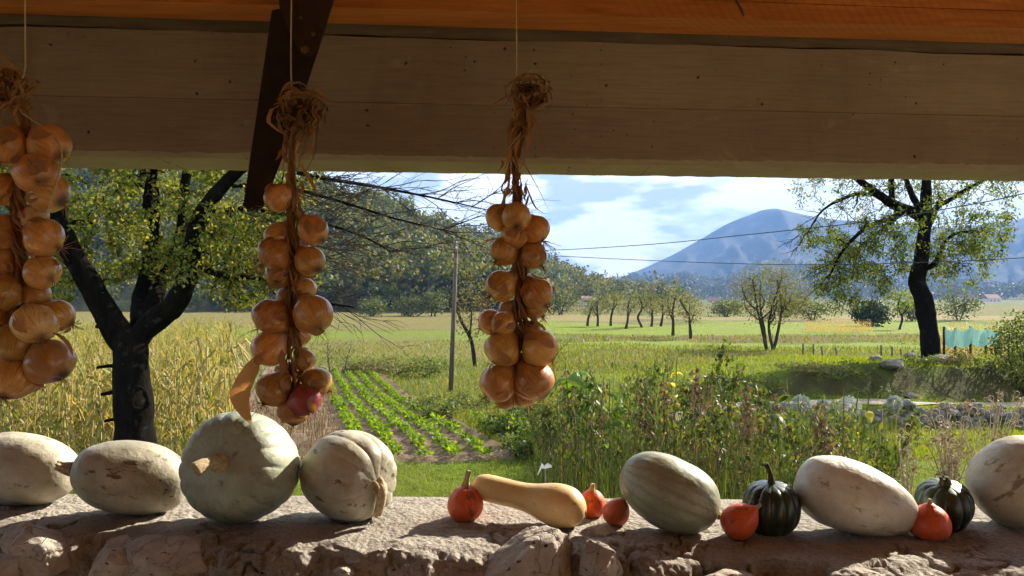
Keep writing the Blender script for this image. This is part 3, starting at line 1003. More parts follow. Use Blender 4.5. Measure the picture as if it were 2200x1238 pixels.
# big dark forked tree at the left
D1 = 10.5
b1 = at(288, 985, D1)
b1.z = float(gz(b1.x, b1.y)) - 0.1
limbs1 = [
    ([b1, at(292, 1000, D1), at(288, 900, D1), at(283, 820, D1), at(280, 750, D1 - 0.03), at(268, 712, D1)], 0.30, 0.21),
    ([at(272, 740, D1), at(238, 690, D1 - 0.1), at(205, 630, D1 - 0.2), at(160, 555, D1 - 0.35), at(122, 470, D1 - 0.5), at(95, 380, D1 - 0.6), at(60, 280, D1 - 0.6)], 0.19, 0.09),
    ([at(283, 745, D1), at(320, 700, D1), at(375, 655, D1 - 0.05), at(400, 600, D1 - 0.1), at(412, 540, D1 - 0.1), at(425, 480, D1 - 0.2), at(470, 410, D1 - 0.2), at(540, 340, D1 - 0.2), at(620, 280, D1)], 0.17, 0.07),
    ([at(300, 700, D1 + 0.1), at(302, 640, D1 + 0.5), at(318, 580, D1 + 0.7), at(325, 520, D1 + 0.8), at(330, 440, D1 + 0.9), at(310, 350, D1 + 1.0), at(290, 240, D1 + 1.0)], 0.13, 0.07),
    ([at(318, 690, D1 + 0.2), at(345, 610, D1 + 0.6), at(375, 550, D1 + 0.8), at(392, 480, D1 + 0.9), at(400, 380, D1 + 1.0), at(430, 260, D1 + 1.0)], 0.12, 0.06),
    ([at(325, 525, D1 + 0.8), at(318, 450, D1 + 0.6), at(322, 400, D1 + 0.4), at(345, 320, D1)], 0.09, 0.05),
    ([at(440, 455, D1 - 0.2), at(540, 450, D1), at(650, 470, D1 + 0.2), at(760, 500, D1 + 0.3), at(840, 540, D1 + 0.3)], 0.04, 0.008),
    ([at(540, 345, D1 - 0.2), at(680, 380, D1), at(800, 400, D1 + 0.2), at(930, 425, D1 + 0.3), at(1040, 450, D1 + 0.3)], 0.04, 0.006),
    ([at(500, 400, D1 - 0.2), at(600, 400, D1 - 0.3), at(720, 430, D1 - 0.4), at(850, 470, D1 - 0.4), at(980, 500, D1 - 0.3)], 0.032, 0.006),
    ([at(410, 560, D1 - 0.1), at(470, 590, D1 - 0.1), at(560, 600, D1), at(640, 640, D1), at(760, 660, D1 + 0.1)], 0.05, 0.012),
]


def long_twigs(starts, n, lo, hi, dirs, r=0.0065):
    out = []
    for k in range(n):
        a = Vector(starts[rng.integers(0, len(starts))])
        dv = Vector((dirs[0] + rng.normal() * 0.35, rng.normal() * 0.45, dirs[1] + rng.normal() * 0.38)).normalized()
        L = rng.uniform(lo, hi)
        side_ = Vector((0, rng.normal() * 0.1, -1)) * rng.uniform(-0.15, 0.45)
        P = [a + dv * L * t + side_ * L * 0.5 * t * t + Vector(rng.normal(size=3) * 0.02) * (t > 0) for t in (0, 0.25, 0.5, 0.75, 1.0)]
        out.append((P, r * L ** 0.5, r * 0.32))
        for q in range(4):
            i = rng.integers(1, 4)
            dv2 = (dv + Vector(rng.normal(size=3) * 0.55)).normalized()
            l2 = L * rng.uniform(0.2, 0.5)
            b_ = P[i]
            out.append(([b_, b_ + dv2 * l2 * 0.5 + Vector(rng.normal(size=3) * 0.012), b_ + dv2 * l2 + side_ * l2 * 0.3], r * 0.5, r * 0.28))
    return out


_st = [p for pts, r0, r1 in limbs1[6:] for p in curve(pts, 14)[2:]]
twigs1 = long_twigs(_st, 120, 0.5, 1.5, (0.9, -0.05)) + long_twigs([at(rng.uniform(560, 700), rng.uniform(372, 600), D1 + rng.uniform(-0.6, 0.7)) for _ in range(30)], 60, 0.6, 1.6, (0.95, -0.10))


def in_crown1(p):
    px, py = proj(p)
    lim = np.interp(px, [60, 130, 250, 300, 420, 480, 600, 720], [655, 660, 600, 600, 610, 665, 650, 620])
    return py < lim and px < 700


tg1 = np.vstack([
    ell(at(380, 330, D1 + 0.7), (2.6, 1.9, 2.1), 560, in_crown1),
    ell(at(190, 540, D1 + 0.5), (1.1, 1.1, 0.8), 110, in_crown1),
    ell(at(520, 560, D1 + 0.3), (1.15, 1.2, 0.75), 170, in_crown1),
])
lf_dense = leafer(62, 0.066, 0.062, 0.1, 0.25, 0.6, only=lambda p: proj(p)[0] < 690)
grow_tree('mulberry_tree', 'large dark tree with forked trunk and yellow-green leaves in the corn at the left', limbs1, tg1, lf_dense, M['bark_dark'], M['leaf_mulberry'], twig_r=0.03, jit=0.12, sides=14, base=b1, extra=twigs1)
# cut branch stubs and the old knot hole belong to the trunk
tr_ = [o for o in bpy.data.objects if o.name.startswith('mulberry_tree')][0]
for a_, b_, r_ in (((262, 788), (208, 790), 0.025), ((262, 705), (205, 702), 0.03), ((262, 845), (217, 848), 0.03), ((262, 903), (225, 905), 0.025)):
    stub = Geo()
    stub.tube([at(*a_, D1 - 0.02), at((a_[0] + b_[0]) / 2, a_[1] - 2, D1 - 0.1), at(*b_, D1 - 0.2)], [r_ * 1.5, r_, r_ * 0.8], 7)
    so = stub.build('branch_stub', M['bark_dark'], tr_)
    so.matrix_parent_inverse = Matrix.Translation(-tr_.location)
knot = Geo()
ring = [at(300 + (17 + 2 * math.sin(3 * t)) * math.cos(t), 858 + 24 * math.sin(t), D1 - 0.28) for t in np.linspace(0, 6.283, 18)]
knot.tube(ring, 0.03 + 0.012 * np.sin(np.arange(18) * 1.7), 7, cap=False)
so = knot.build('knot_hole', M['bark_dark'], tr_)
so.matrix_parent_inverse = Matrix.Translation(-tr_.location)

# large tree on the bank at the right
D2 = 22.0
b2 = at(1998, 778, D2)
zb = float(gz(b2.x, b2.y))
limbs2 = [
    ([Vector((b2.x, b2.y, zb - 0.3)), at(2000, 770, D2), at(1998, 730, D2), at(1990, 680, D2), at(1982, 640, D2), at(1970, 605, D2), at(1978, 565, D2), at(1984, 520, D2), at(1988, 470, D2), at(1990, 400, D2), at(1996, 320, D2), at(2000, 240, D2)], 0.31, 0.10),
    ([at(1986, 470, D2), at(1960, 455, D2 - 0.2), at(1925, 442, D2 - 0.3), at(1890, 420, D2 - 0.5), at(1855, 394, D2 - 0.6), at(1800, 350, D2 - 0.8)], 0.17, 0.08),
    ([at(1918, 440, D2 - 0.3), at(1915, 400, D2 - 0.3), at(1916, 340, D2 - 0.2)], 0.09, 0.06),
    ([at(1988, 470, D2), at(1965, 430, D2 + 0.5), at(1950, 395, D2 + 0.7), at(1930, 330, D2 + 0.9)], 0.11, 0.07),
    ([at(1984, 520, D2), at(2010, 450, D2 + 0.5), at(2040, 430, D2 + 0.4), at(2090, 400, D2 + 0.3), at(2150, 370, D2)], 0.10, 0.04),
    ([at(1976, 580, D2), at(2000, 572, D2 - 0.3), at(2012, 560, D2 - 0.3), at(2030, 520, D2 - 0.4), at(2060, 500, D2 - 0.4), at(2110, 500, D2 - 0.4)], 0.10, 0.02),
    ([at(1950, 450, D2 - 0.3), at(1910, 470, D2 - 0.8), at(1860, 490, D2 - 1.1), at(1810, 540, D2 - 1.2), at(1780, 600, D2 - 1.2)], 0.09, 0.02),
    ([at(1945, 452, D2 - 0.2), at(1900, 490, D2 + 0.4), at(1850, 530, D2 + 0.6), at(1830, 600, D2 + 0.6)], 0.07, 0.015),
    ([at(1880, 418, D2 - 0.5), at(1830, 420, D2 - 0.8), at(1770, 450, D2 - 0.8), at(1735, 500, D2 - 0.8)], 0.06, 0.015),
]


def in_crown2(p):
    px, py = proj(p)
    if px < 1975:
        lim = np.interp(px, [1700, 1740, 1800, 1860, 1900, 1975], [470, 640, 690, 670, 640, 590])
    else:
        lim = np.interp(px, [1975, 2020, 2090, 2150, 2190], [620, 650, 620, 590, 480])
    return py < lim and 1700 < px < 2190


_s2 = [p_ for pts, r0, r1 in limbs2[1:] for p_ in curve(pts, 12)[3:]]
twigs2 = long_twigs(_s2, 70, 0.6, 1.6, (-0.5, -0.55), 0.011) + long_twigs(_s2, 40, 0.5, 1.3, (0.6, -0.35), 0.011)
tg2 = np.vstack([ell(at(1945, 400, D2), (3.3, 3.0, 3.0), 420, in_crown2, 0.35),
                 ell(at(1830, 570, D2 - 0.4), (1.5, 1.6, 1.5), 190, in_crown2), ell(at(2080, 540, D2), (1.25, 1.5, 1.2), 120, in_crown2)])
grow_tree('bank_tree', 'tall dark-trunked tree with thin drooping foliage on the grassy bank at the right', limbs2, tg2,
          leafer(42, 0.095, 0.09, 0.15, 0.6, 0.42), M['bark_dark'], M['leaf_willow'], twig_r=0.035, jit=0.10, droop=0.08, sides=12, base=(b2.x, b2.y, zb), extra=twigs2)


def field_tree(name, label, px, pyb, d, h_px, w_px, trunk_px, ntg=90, leaf=0.2, per=10, mat='leaf_bush', bark='bark', multi=1, group=None, cx=0, low=0.35, tw=0.03, spread=0.15, asp=0.6, thin=0.75):
    """free-standing tree in the fields; sizes in photo pixels at its distance"""
    k = d / F
    x = (px - CX) * k
    z = float(gz(x, d))
    b = Vector((x, d, z))
    h, w = h_px * k, w_px * k
    limbs = []
    for m in range(multi):
        a = m / multi * 6.28 + rng.uniform(0, 1)
        sp = 0.0 if multi == 1 else w * 0.125
        bb = b + Vector((math.cos(a), math.sin(a), 0)) * sp * 0.4
        p1 = bb + Vector((rng.normal() * 0.04 * h + math.cos(a) * sp * 0.5, rng.normal() * 0.03 * h, h * 0.28))
        p2 = p1 + Vector((rng.normal() * 0.05 * h + math.cos(a) * sp * 0.6 + cx * k * 0.5, math.sin(a) * sp, h * 0.25))
        p3 = p2 + Vector((rng.normal() * 0.06 * h + math.cos(a) * sp * 0.5 + cx * k * 0.5, math.sin(a) * sp, h * 0.3))
        rr = trunk_px * k / 2 / (multi ** 0.5)
        limbs.append(([bb - Vector((0, 0, 0.15)), bb + Vector((0, 0, 0.1)), p1, p2, p3], rr, rr * 0.35))
        for _ in range(2):
            q = p1.lerp(p2, rng.uniform(0, 0.8))
            s = rng.uniform(-1, 1)
            limbs.append(([q, q + Vector((s * w * 0.18, rng.normal() * w * 0.1, h * 0.13)), q + Vector((s * w * 0.33, rng.normal() * w * 0.2, h * 0.3))], rr * 0.5, rr * 0.18))
    c = b + Vector((cx * k, 0, h * (1 + low) / 2))
    tg = ell(c, (w / 2, w / 2.2, h * (1 - low) / 2), int(ntg * 1.5), None, 0.2)
    return grow_tree(name, label, limbs, tg, leafer(per * thin, leaf * 0.8, spread, 0.2, 0.1, asp), M[bark], M[mat], group, twig_r=tw, jit=0.10, sides=7, base=b)


field_tree('slender_tree', 'slender half-bare tree just right of the utility pole', 1020, 745, 38, 205, 110, 12, 130, 0.16, 9, 'leaf_dry', cx=-5, low=0.28, tw=0.025)
field_tree('field_tree', 'broad many-stemmed tree alone in the green field left of the bank tree', 1655, 750, 50, 182, 180, 17, 230, 0.17, 22, 'leaf_pale', 'twig', multi=4, low=0.3, tw=0.03, spread=0.25)
for i, (px, pb, h, w) in enumerate([(1262, 700, 62, 50), (1284, 702, 66, 55), (1312, 702, 74, 60), (1345, 708, 80, 66), (1378, 706, 78, 60), (1400, 704, 74, 55), (1420, 702, 70, 52), (1446, 722, 98, 74), (1484, 728, 100, 62)]):
    d = 3.45 * F / (pb - HOR)
    lab = ['leftmost tree of the row in the middle of the plain', 'second tree from the left in the row on the plain', 'third tree from the left in the row on the plain', 'fourth tree from the left in the row on the plain',
           'fifth tree from the left in the row on the plain', 'sixth tree from the left in the row on the plain', 'seventh tree from the left in the row on the plain',
           'large open tree second from the right end of the row on the plain', 'rightmost tree of the row, standing a little apart on the plain'][i]
    field_tree('row_tree', lab, px, pb, d, h, w, 7 if i < 7 else 9, 80, 0.22, 10, 'leaf_pale', 'twig', group='row of trees on the plain', low=0.33, tw=0.035, spread=0.2)
field_tree('young_tree', 'small round-crowned tree beyond the field left of the bank tree trunk', 1933, 702, 85, 90, 62, 6, 90, 0.3, 12, 'leaf_willow', low=0.35)
field_tree('dark_bush', 'dense dark evergreen bush beyond the yellow corn strip', 1872, 684, 95, 52, 78, 10, 130, 0.5, 16, 'leaf_dark', low=0.05, spread=0.3)
field_tree('right_bush', 'dense green bush at the right edge beside the netting', 2196, 790, 20, 165, 125, 8, 190, 0.11, 24, 'leaf_weed', low=0.05, multi=3, spread=0.12)
field_tree('sapling', 'left one of two small bare saplings behind the middle onion braid', 708, 770, 33, 78, 52, 4, 45, 0.1, 2, 'leaf_dry', 'bark_grey', low=0.3, tw=0.02, group='bare saplings')
field_tree('sapling', 'right one of two small bare saplings beside the middle onion braid', 740, 770, 33, 72, 50, 4, 45, 0.1, 2, 'leaf_dry', 'bark_grey', low=0.3, tw=0.02, group='bare saplings')
for px, pb, h, w, lab in [(1205, 672, 55, 70, 'dark round tree at the hill foot right of the right onion braid'), (1745, 690, 42, 90, 'low bush in the plain below the mountain beside the lone tree'),
                          (1690, 683, 45, 60, 'greenish bush behind the lone many-stemmed tree'), (1560, 672, 34, 70, 'bushy tree on the far edge of the plain below the foothill'),
                          (2060, 690, 60, 90, 'thin bush behind the netting right of the bank tree'), (1960, 690, 38, 60, 'low bush just left of the bank tree trunk'),
                          (880, 672, 40, 70, 'yellowish tree at the foot of the wooded hill left of the pole'), (930, 673, 52, 60, 'taller tree at the hill foot just left of the pole'),
                          (800, 671, 36, 60, 'dark bush at the foot of the wooded hill right of the middle braid'), (1120, 670, 44, 60, 'tree at the hill foot behind the right onion braid')]:
    d = min(3.45 * F / (pb - HOR), 150)
    field_tree('field_bush', lab, px, pb, d, h, w, 5, 70, 0.004 * d, 13, 'leaf_bush', low=0.08, multi=2, spread=0.004 * d, group='bushes on the far edge of the plain', tw=0.03)


# ------------------------------------------------------------------ corn
def corn_mesh(seed, lod=0):
    g = np.random.default_rng(seed)
    S, Lf = Geo(), Geo()
    h = 1.75 * g.uniform(0.88, 1.1)
    bend = g.normal(size=2) * 0.12
    z = np.linspace(0, h, 4)
    path = np.stack([bend[0] * (z / h) ** 2, bend[1] * (z / h) ** 2, z], 1)
    S.tube(path, np.linspace(0.016, 0.006, 4), 4, cap=False)
    for k in range(11 if lod == 0 else 8):
        zz = h * g.uniform(0.12, 0.95)
        a = k * math.pi + g.normal() * 0.9
        d = np.array([math.cos(a), math.sin(a), 0])
        L = g.uniform(0.4, 0.8)
        o = np.array([np.interp(zz, z, path[:, 0]), np.interp(zz, z, path[:, 1]), zz])
        up = g.uniform(0.25, 0.65)
        t = np.linspace(0, 1, 4 if lod == 0 else 3)
        pts = o + d * (t * L * 0.6)[:, None] + np.array([0, 0, 1.0]) * (L * (up * t * 1.6 - 1.35 * t * t))[:, None]
        Lf.strip(pts, np.interp(t, [0, 0.35, 1], [0.035, 0.065, 0.006]), np.cross(d, (0, 0, 1)) + g.normal(size=3) * 0.35)
    for k in range(5):
        a = g.uniform(0, 6.28)
        Lf.strip([path[-1], path[-1] + np.array([math.cos(a) * 0.07, math.sin(a) * 0.07, 0.16]), path[-1] + np.array([math.cos(a) * 0.16, math.sin(a) * 0.16, 0.22])], [0.008, 0.012, 0.004], (math.sin(a), -math.cos(a), 0))
    return S, Lf


def corn_right(d):
    """right-hand edge of the corn"""
    return (np.interp(d, [11, 16, 24, 34, 60], [505, 512, 500, 490, 470]) - CX) / F * d


cm = []
for k in range(8):
    S, Lf = corn_mesh(100 + k)
    cm.append((S.data('stalk', M['corn_stalk']), Lf.data('leaves', M['leaf_corn'], False), S, Lf))
spots = []
for d in np.arange(11.6, 46, 0.62):
    x0, x1 = -0.72 * d, corn_right(d)
    xs = np.arange(x0, x1, 0.27 if d < 22 else 0.42)
    for x in xs:
        spots.append((x + rng.normal() * 0.07, d + rng.normal() * 0.09))
spots = [s for s in spots if math.hypot(s[0] - b1.x, s[1] - b1.y) > 0.75]
spots.sort(key=lambda s: s[1])
near, far = [], []
for s in spots:
    px = CX + F * s[0] / s[1]
    (near if len(near) < 290 and 0 < px < 530 else far).append(s)
for k, (x, y) in enumerate(near):
    sd, ld, _, _ = cm[k % 8]
    o = link('corn_plant', sd, loc=(x, y, float(gz(x, y)) - 0.02))
    o.rotation_euler.z = rng.uniform(0, 6.28)
    s = rng.uniform(0.85, 1.08)
    o.scale = (s, s, s)
    link('leaves', ld, o)
    tag(o, 'drying yellow-green corn plant in the near rows of the corn field', 'corn', 'corn plants in the near rows')
G = Geo()
lods = [corn_mesh(200 + k, 1) for k in range(6)]
flat = []
for S, Lf in lods:
    flat.append((np.concatenate(Lf.V), np.concatenate(Lf.Q)))
for k, (x, y) in enumerate(far):
    V, Q = flat[k % 6]
    a, s = rng.uniform(0, 6.28), rng.uniform(0.85, 1.1)
    c, sn = math.cos(a) * s, math.sin(a) * s
    z = float(gz(x, y))
    G.add(np.stack([V[:, 0] * c - V[:, 1] * sn + x, V[:, 0] * sn + V[:, 1] * c + y, V[:, 2] * s + z], 1), Q)
tag(G.build('corn_field', M['leaf_corn'], smooth=False), 'wide field of drying corn stretching back behind the dark tree', 'corn field', kind='stuff')


def corn_patch(name, label, pxa, pxb, da, db, mat, dx=0.5, dy=0.7, sc=1.0):
    G = Geo()
    for d in np.arange(da, db, dy):
        for x in np.arange((pxa - CX) / F * d, (pxb - CX) / F * d, dx):
            xx, yy = x + rng.normal() * 0.1, d + rng.normal() * 0.15
            V, Q = flat[rng.integers(0, 6)]
            a, s = rng.uniform(0, 6.28), rng.uniform(0.85, 1.1) * sc
            c, sn = math.cos(a) * s, math.sin(a) * s
            G.add(np.stack([V[:, 0] * c - V[:, 1] * sn + xx, V[:, 0] * sn + V[:, 1] * c + yy, V[:, 2] * s + float(gz(xx, yy))], 1), Q)
    return tag(G.build(name, M[mat], smooth=False), label, 'corn field', kind='stuff')


corn_patch('corn_strip', 'strip of ripe yellow corn on the far side of the green field', 1730, 1872, 72, 77, 'leaf_corn_dry', 0.24, 0.7, 0.55)
corn_patch('green_corn_strip', 'greener corn strip beyond the near corn field', 455, 640, 47, 54, 'leaf_corn', 0.5, 0.9)
corn_patch('brown_corn_strip', 'tan corn patch beyond the turquoise netting at the right', 2020, 2150, 42, 47, 'leaf_corn_dry', 0.5, 0.9)


# ------------------------------------------------------------------ vegetable rows
def crop_mesh(seed):
    g = np.random.default_rng(seed)
    G = Geo()
    n = 22
    a = g.uniform(0, 6.28, n)
    r = g.uniform(0.0, 0.07, n)
    P = np.stack([np.cos(a) * r, np.sin(a) * r, g.uniform(0.01, 0.09, n)], 1)
    D_ = np.stack([np.cos(a), np.sin(a), g.uniform(0.0, 1.0, n)], 1)
    L = g.uniform(0.05, 0.10, n)
    G.leaves(P, L, L * 0.75, D_)
    return G


crops = [crop_mesh(300 + k) for k in range(6)]
cropd = [g_.data('crop_plant', M['leaf_crop'], False) for g_ in crops]
cs = []
for a in ROWS:
    t = BED0 + 0.25
    while t < BED1 - 1:
        x, y = bed_xy(a + rng.normal() * 0.03, t)
        cs.append((x, y))
        t += rng.uniform(0.10, 0.22)
cs.sort(key=lambda s: s[1])
for k, (x, y) in enumerate(cs[:280]):
    o = link('crop_plant', cropd[k % 6], loc=(x, y, float(gz(x, y)) + 0.07))
    o.rotation_euler.z = rng.uniform(0, 6.28)
    s = rng.uniform(0.7, 1.35)
    o.scale = (s, s, s)
    tag(o, 'low bright green crop plant in the near part of the vegetable rows', 'crop', 'crop plants in the vegetable rows')
G = Geo()
for k, (x, y) in enumerate(cs[280:]):
    g_ = crops[k % 6]
    V, Q = np.concatenate(g_.V), np.concatenate(g_.Q)
    G.add(V * rng.uniform(0.8, 1.35) + (x, y, float(gz(x, y)) + 0.07), Q)
tag(G.build('far_crop_rows', M['leaf_crop'], smooth=False), 'far ends of the green vegetable rows', 'crop', kind='stuff')
# dry stubble standing in the bare part of the bed
G = Geo()
n = 2600
a = rng.uniform(-4.7, -2.55, n)
t = BED0 + (BED1 - BED0) * rng.uniform(0, 1, n) ** 1.6
x, y = bed_xy(a, t)
G.blades(np.stack([x, y, gz(x, y) + 0.02], 1), rng.uniform(0.08, 0.45, n), 0.016, 0.5)
tag(G.build('dry_stubble', M['seed'], smooth=False), 'dry stubble on the bare brown part of the vegetable bed', 'stubble', kind='stuff')


# ------------------------------------------------------------------ grass
def blade_field(name, label, n, fn, hlo, hhi, w, mat, lean=0.7, pw=1.0):
    x, y = fn(n)
    G = Geo()
    z = gz(x, y)
    G.blades(np.stack([x, y, z - 0.005], 1), rng.uniform(hlo, hhi, len(x)), w if np.isscalar(w) else w(y), lean)
    return tag(G.build(name, M[mat], smooth=False), label, 'grass', kind='stuff')


def px_region(p0, p1, d0, d1, mask=None, bias=2.0):
    def f(n):
        # even coverage in the picture: density falls with distance
        u = rng.uniform(0, 1, n)
        d = 1 / (1 / d0 + (1 / d1 - 1 / d0) * u)
        x = (rng.uniform(p0, p1, n) - CX) / F * d
        if mask is not None:
            k = mask(x, d)
            x, d = x[k], d[k]
        return x, d
    return f


def bed_side(x, d):
    """True right of the vegetable bed"""
    return x > 0.1 + (d - 12) * ROWDIR


blade_field('lawn_grass', 'bright green mown grass just outside the wall', 60000, px_region(560, 2350, 7.2, 12.2), 0.03, 0.085, lambda y: 0.0009 * y, 'grass', 0.9)
blade_field('bank_grass', 'sunlit grass on the bank and the lawn behind the stone wall', 60000,
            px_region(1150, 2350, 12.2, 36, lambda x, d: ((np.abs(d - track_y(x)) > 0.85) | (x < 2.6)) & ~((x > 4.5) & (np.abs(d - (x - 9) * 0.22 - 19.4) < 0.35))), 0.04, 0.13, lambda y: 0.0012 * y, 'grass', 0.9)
blade_field('meadow_grass', 'rough yellow-green meadow grass beyond the vegetable bed', 42000,
            px_region(620, 1250, 13, 60, lambda x, d: bed_side(x, d) | (d > 36.5)), 0.05, 0.22, lambda y: 0.0012 * y, 'meadow', 0.8)


def patchy(x, d):
    e = d * (1 + 0.10 * fbm(xyz(x, d), 0.09, 3, 31))
    return ((e > 37) & (e < 52)) | ((e > 58) & (e < 70))


blade_field('rough_meadow', 'weedy brownish strips across the green plain', 26000, px_region(1150, 2300, 34, 75, patchy), 0.08, 0.30, lambda y: 0.0014 * y, 'meadow', 0.8)

# ------------------------------------------------------------------ weeds behind the wall
def weed_mesh(seed, h, kind):
    """stem and foliage of a tall garden weed"""
    g = np.random.default_rng(seed)
    S, Lf = Geo(), Geo()
    z = np.linspace(0, h, 6)
    b = g.normal(size=2) * 0.10 * h
    path = np.stack([b[0] * (z / h) ** 2, b[1] * (z / h) ** 2, z], 1)
    path[1:] += g.normal(size=(5, 3)) * 0.012
    S.tube(path, np.linspace(0.010, 0.004, 6), 4, cap=False)
    for k in range(10):
        zz = h * g.uniform(0.2, 0.97)
        o = np.array([np.interp(zz, z, path[:, 0]), np.interp(zz, z, path[:, 1]), zz])
        a = g.uniform(0, 6.28)
        L = (0.34 if kind != 1 else 0.2) * g.uniform(0.5, 1.2) * (1.2 - zz / h)
        d = np.array([math.cos(a), math.sin(a), 1.1])
        e = o + d * L
        S.tube([o, o + d * L * 0.5 + (0, 0, -0.02), e], [0.005, 0.004, 0.003], 3, cap=False)
        m = 7
        t = g.uniform(0.2, 1.05, m)[:, None]
        P = o + d * L * t + g.normal(size=(m, 3)) * 0.03
        ln = g.uniform(0.035, 0.085, m) * (1.0 if kind != 1 else 0.7)
        Lf.leaves(P, ln, ln * 0.5, g.normal(size=(m, 3)), 0.4)
    if kind == 2:
        for k in range(14):
            zz = h * g.uniform(0.75, 1.02)
            o = np.array([np.interp(zz, z, path[:, 0]), np.interp(zz, z, path[:, 1]), zz])
            P = o + g.normal(size=(6, 3)) * 0.03
            Lf.leaves(P, 0.05, 0.03)
    return S, Lf


wm = []
for k in range(10):
    S, Lf = weed_mesh(400 + k, 1.0, k % 3)
    wm.append((S.data('stem', M['dry_stem' if k % 3 else 'green_stem']), Lf.data('foliage', M['seed' if k in (2, 7) else 'leaf_weed'], False)))
weeds = []
for k in range(115):
    px = rng.uniform(1165, 1900)
    d = rng.uniform(8.0, 11.5)
    top = np.interp(px, [1165, 1250, 1400, 1500, 1600, 1750, 1900], [865, 825, 825, 810, 845, 885, 930]) + rng.normal() * 28
    if px > 1700:
        d = rng.uniform(6.5, 9.0)
    weeds.append((px, d, top))
weeds.sort(key=lambda w: w[1])
for k, (px, d, top) in enumerate(weeds):
    x = (px - CX) / F * d
    z0 = float(gz(x, d))
    h = max(0.35, CZ + (HOR - top) / F * d - z0)
    sd, ld = wm[k % 10]
    o = link('tall_weed', sd, loc=(x, d, z0 - 0.02))
    o.scale = (0.55 + 0.35 * h, 0.55 + 0.35 * h, h)
    o.rotation_euler.z = rng.uniform(0, 6.28)
    link('foliage', ld, o)
    tag(o, 'tall half-dry weed with small leaves in the overgrown bed outside the wall', 'weed', 'tall weeds outside the wall')
G = Geo()
n = 20000
d = rng.uniform(7.0, 12.2, n)
px = rng.uniform(1150, 1930, n)
x = (px - CX) / F * d
hmax = np.interp(px, [1150, 1230, 1500, 1700, 1800, 1930], [0.45, 0.62, 0.7, 0.6, 0.45, 0.26]) * (1 + 0.35 * fbm(xyz(x, d), 1.2, 3, 77))
zz = gz(x, d) + np.abs(rng.normal(size=n) * 0.5) % 1.0 * hmax
L = rng.uniform(0.03, 0.085, n)
G.leaves(np.stack([x, d, zz], 1), L, L * 0.5, np.stack([rng.normal(size=n), rng.normal(size=n), rng.normal(size=n) + 0.5], 1))
n = 5000
d = rng.uniform(7.0, 12.2, n)
x = (rng.uniform(1150, 1930, n) - CX) / F * d
G.blades(np.stack([x, d, gz(x, d)], 1), rng.uniform(0.4, 1.25, n), 0.012, 0.3)
tag(G.build('undergrowth', M['leaf_weed'], smooth=False), 'dense dull green undergrowth between the tall weeds', 'undergrowth', kind='stuff')


def leafy_bush(name, label, px, d, w, h, n, leaf, mat, group=None, dens=None, cat='plant', stem='green_stem'):
    """low bushy plant: stems and leaves, base on the ground"""
    x = (px - CX) / F * d
    z0 = float(gz(x, d))
    root = empty(name, (x, d, z0))
    S, Lf = Geo(), Geo()
    tips = []
    for k in range(14):
        a, r = rng.uniform(0, 6.28), w / 2 * rng.uniform(0.2, 1) ** 0.5
        e = np.array([math.cos(a) * r, math.sin(a) * r, h * rng.uniform(0.5, 1.0) * (1 - 0.4 * (2 * r / w) ** 2)])
        S.tube([(0, 0, -0.02), e * (0.4, 0.4, 0.6), e], [0.012, 0.008, 0.004], 4, cap=False)
        tips.append(e)
    tips = np.array(tips)
    i = rng.integers(0, len(tips), n)
    t = rng.uniform(0.45, 1.08, n)[:, None]
    P = tips[i] * t * np.concatenate([np.ones((n, 2)), np.ones((n, 1))], 1) + rng.normal(size=(n, 3)) * (w * 0.09, w * 0.09, h * 0.08)
    P[:, 2] = np.abs(P[:, 2])
    L = leaf * rng.uniform(0.6, 1.3, n)
    Lf.leaves(P, L, L * 0.7, np.stack([rng.normal(size=n), rng.normal(size=n), rng.normal(size=n) * 0.5], 1), 0.2)
    S.build('stem', M[stem], root)
    Lf.build('foliage', M[mat], root, smooth=False)
    tag(root, label, cat, group)
    return root


for px, d, w, h, mat, lab in [(905, 20, 1.3, 0.55, 'leaf_weed', 'low weedy clump at the foot of the utility pole, left side'), (1010, 19.5, 1.5, 0.7, 'leaf_weed', 'leafy clump right of the utility pole foot'),
                              (1075, 15.5, 1.0, 0.6, 'leaf_crop', 'bright leafy plant between the vegetable rows and the weeds, farther one'), (1100, 14.5, 0.9, 0.65, 'leaf_weed', 'dark leafy plant right of the vegetable rows, below the right onion braid'),
                              (1160, 13.0, 1.1, 0.85, 'leaf_crop', 'bright leafy plant below the right onion braid'), (1125, 12.4, 0.9, 0.5, 'leaf_weed', 'low dark plant at the near end of the vegetable rows'),
                              (1180, 14.5, 1.4, 1.1, 'leaf_weed', 'bushy weed just right of the right onion braid'), (940, 17.5, 1.0, 0.5, 'leaf_weed', 'small weed clump beside the vegetable rows below the pole'),
                              (1100, 17.5, 1.6, 0.9, 'leaf_weed', 'weedy clump behind the right onion braid foot'), (1150, 22, 2.0, 0.9, 'leaf_weed', 'farther weedy clump behind the right onion braid'),
                              (850, 33, 2.4, 0.8, 'leaf_dry', 'dry bush at the far end of the vegetable bed, left'), (915, 32, 2.2, 0.9, 'leaf_weed', 'dark bush at the far end of the vegetable bed, right'),
                              (790, 34, 2.6, 0.7, 'leaf_dry', 'dry low bush beyond the brown part of the bed')]:
    leafy_bush('leafy_clump', lab, px, d, w, h, 700, 0.075 if d < 25 else 0.12, mat, 'leafy clumps around the vegetable bed')


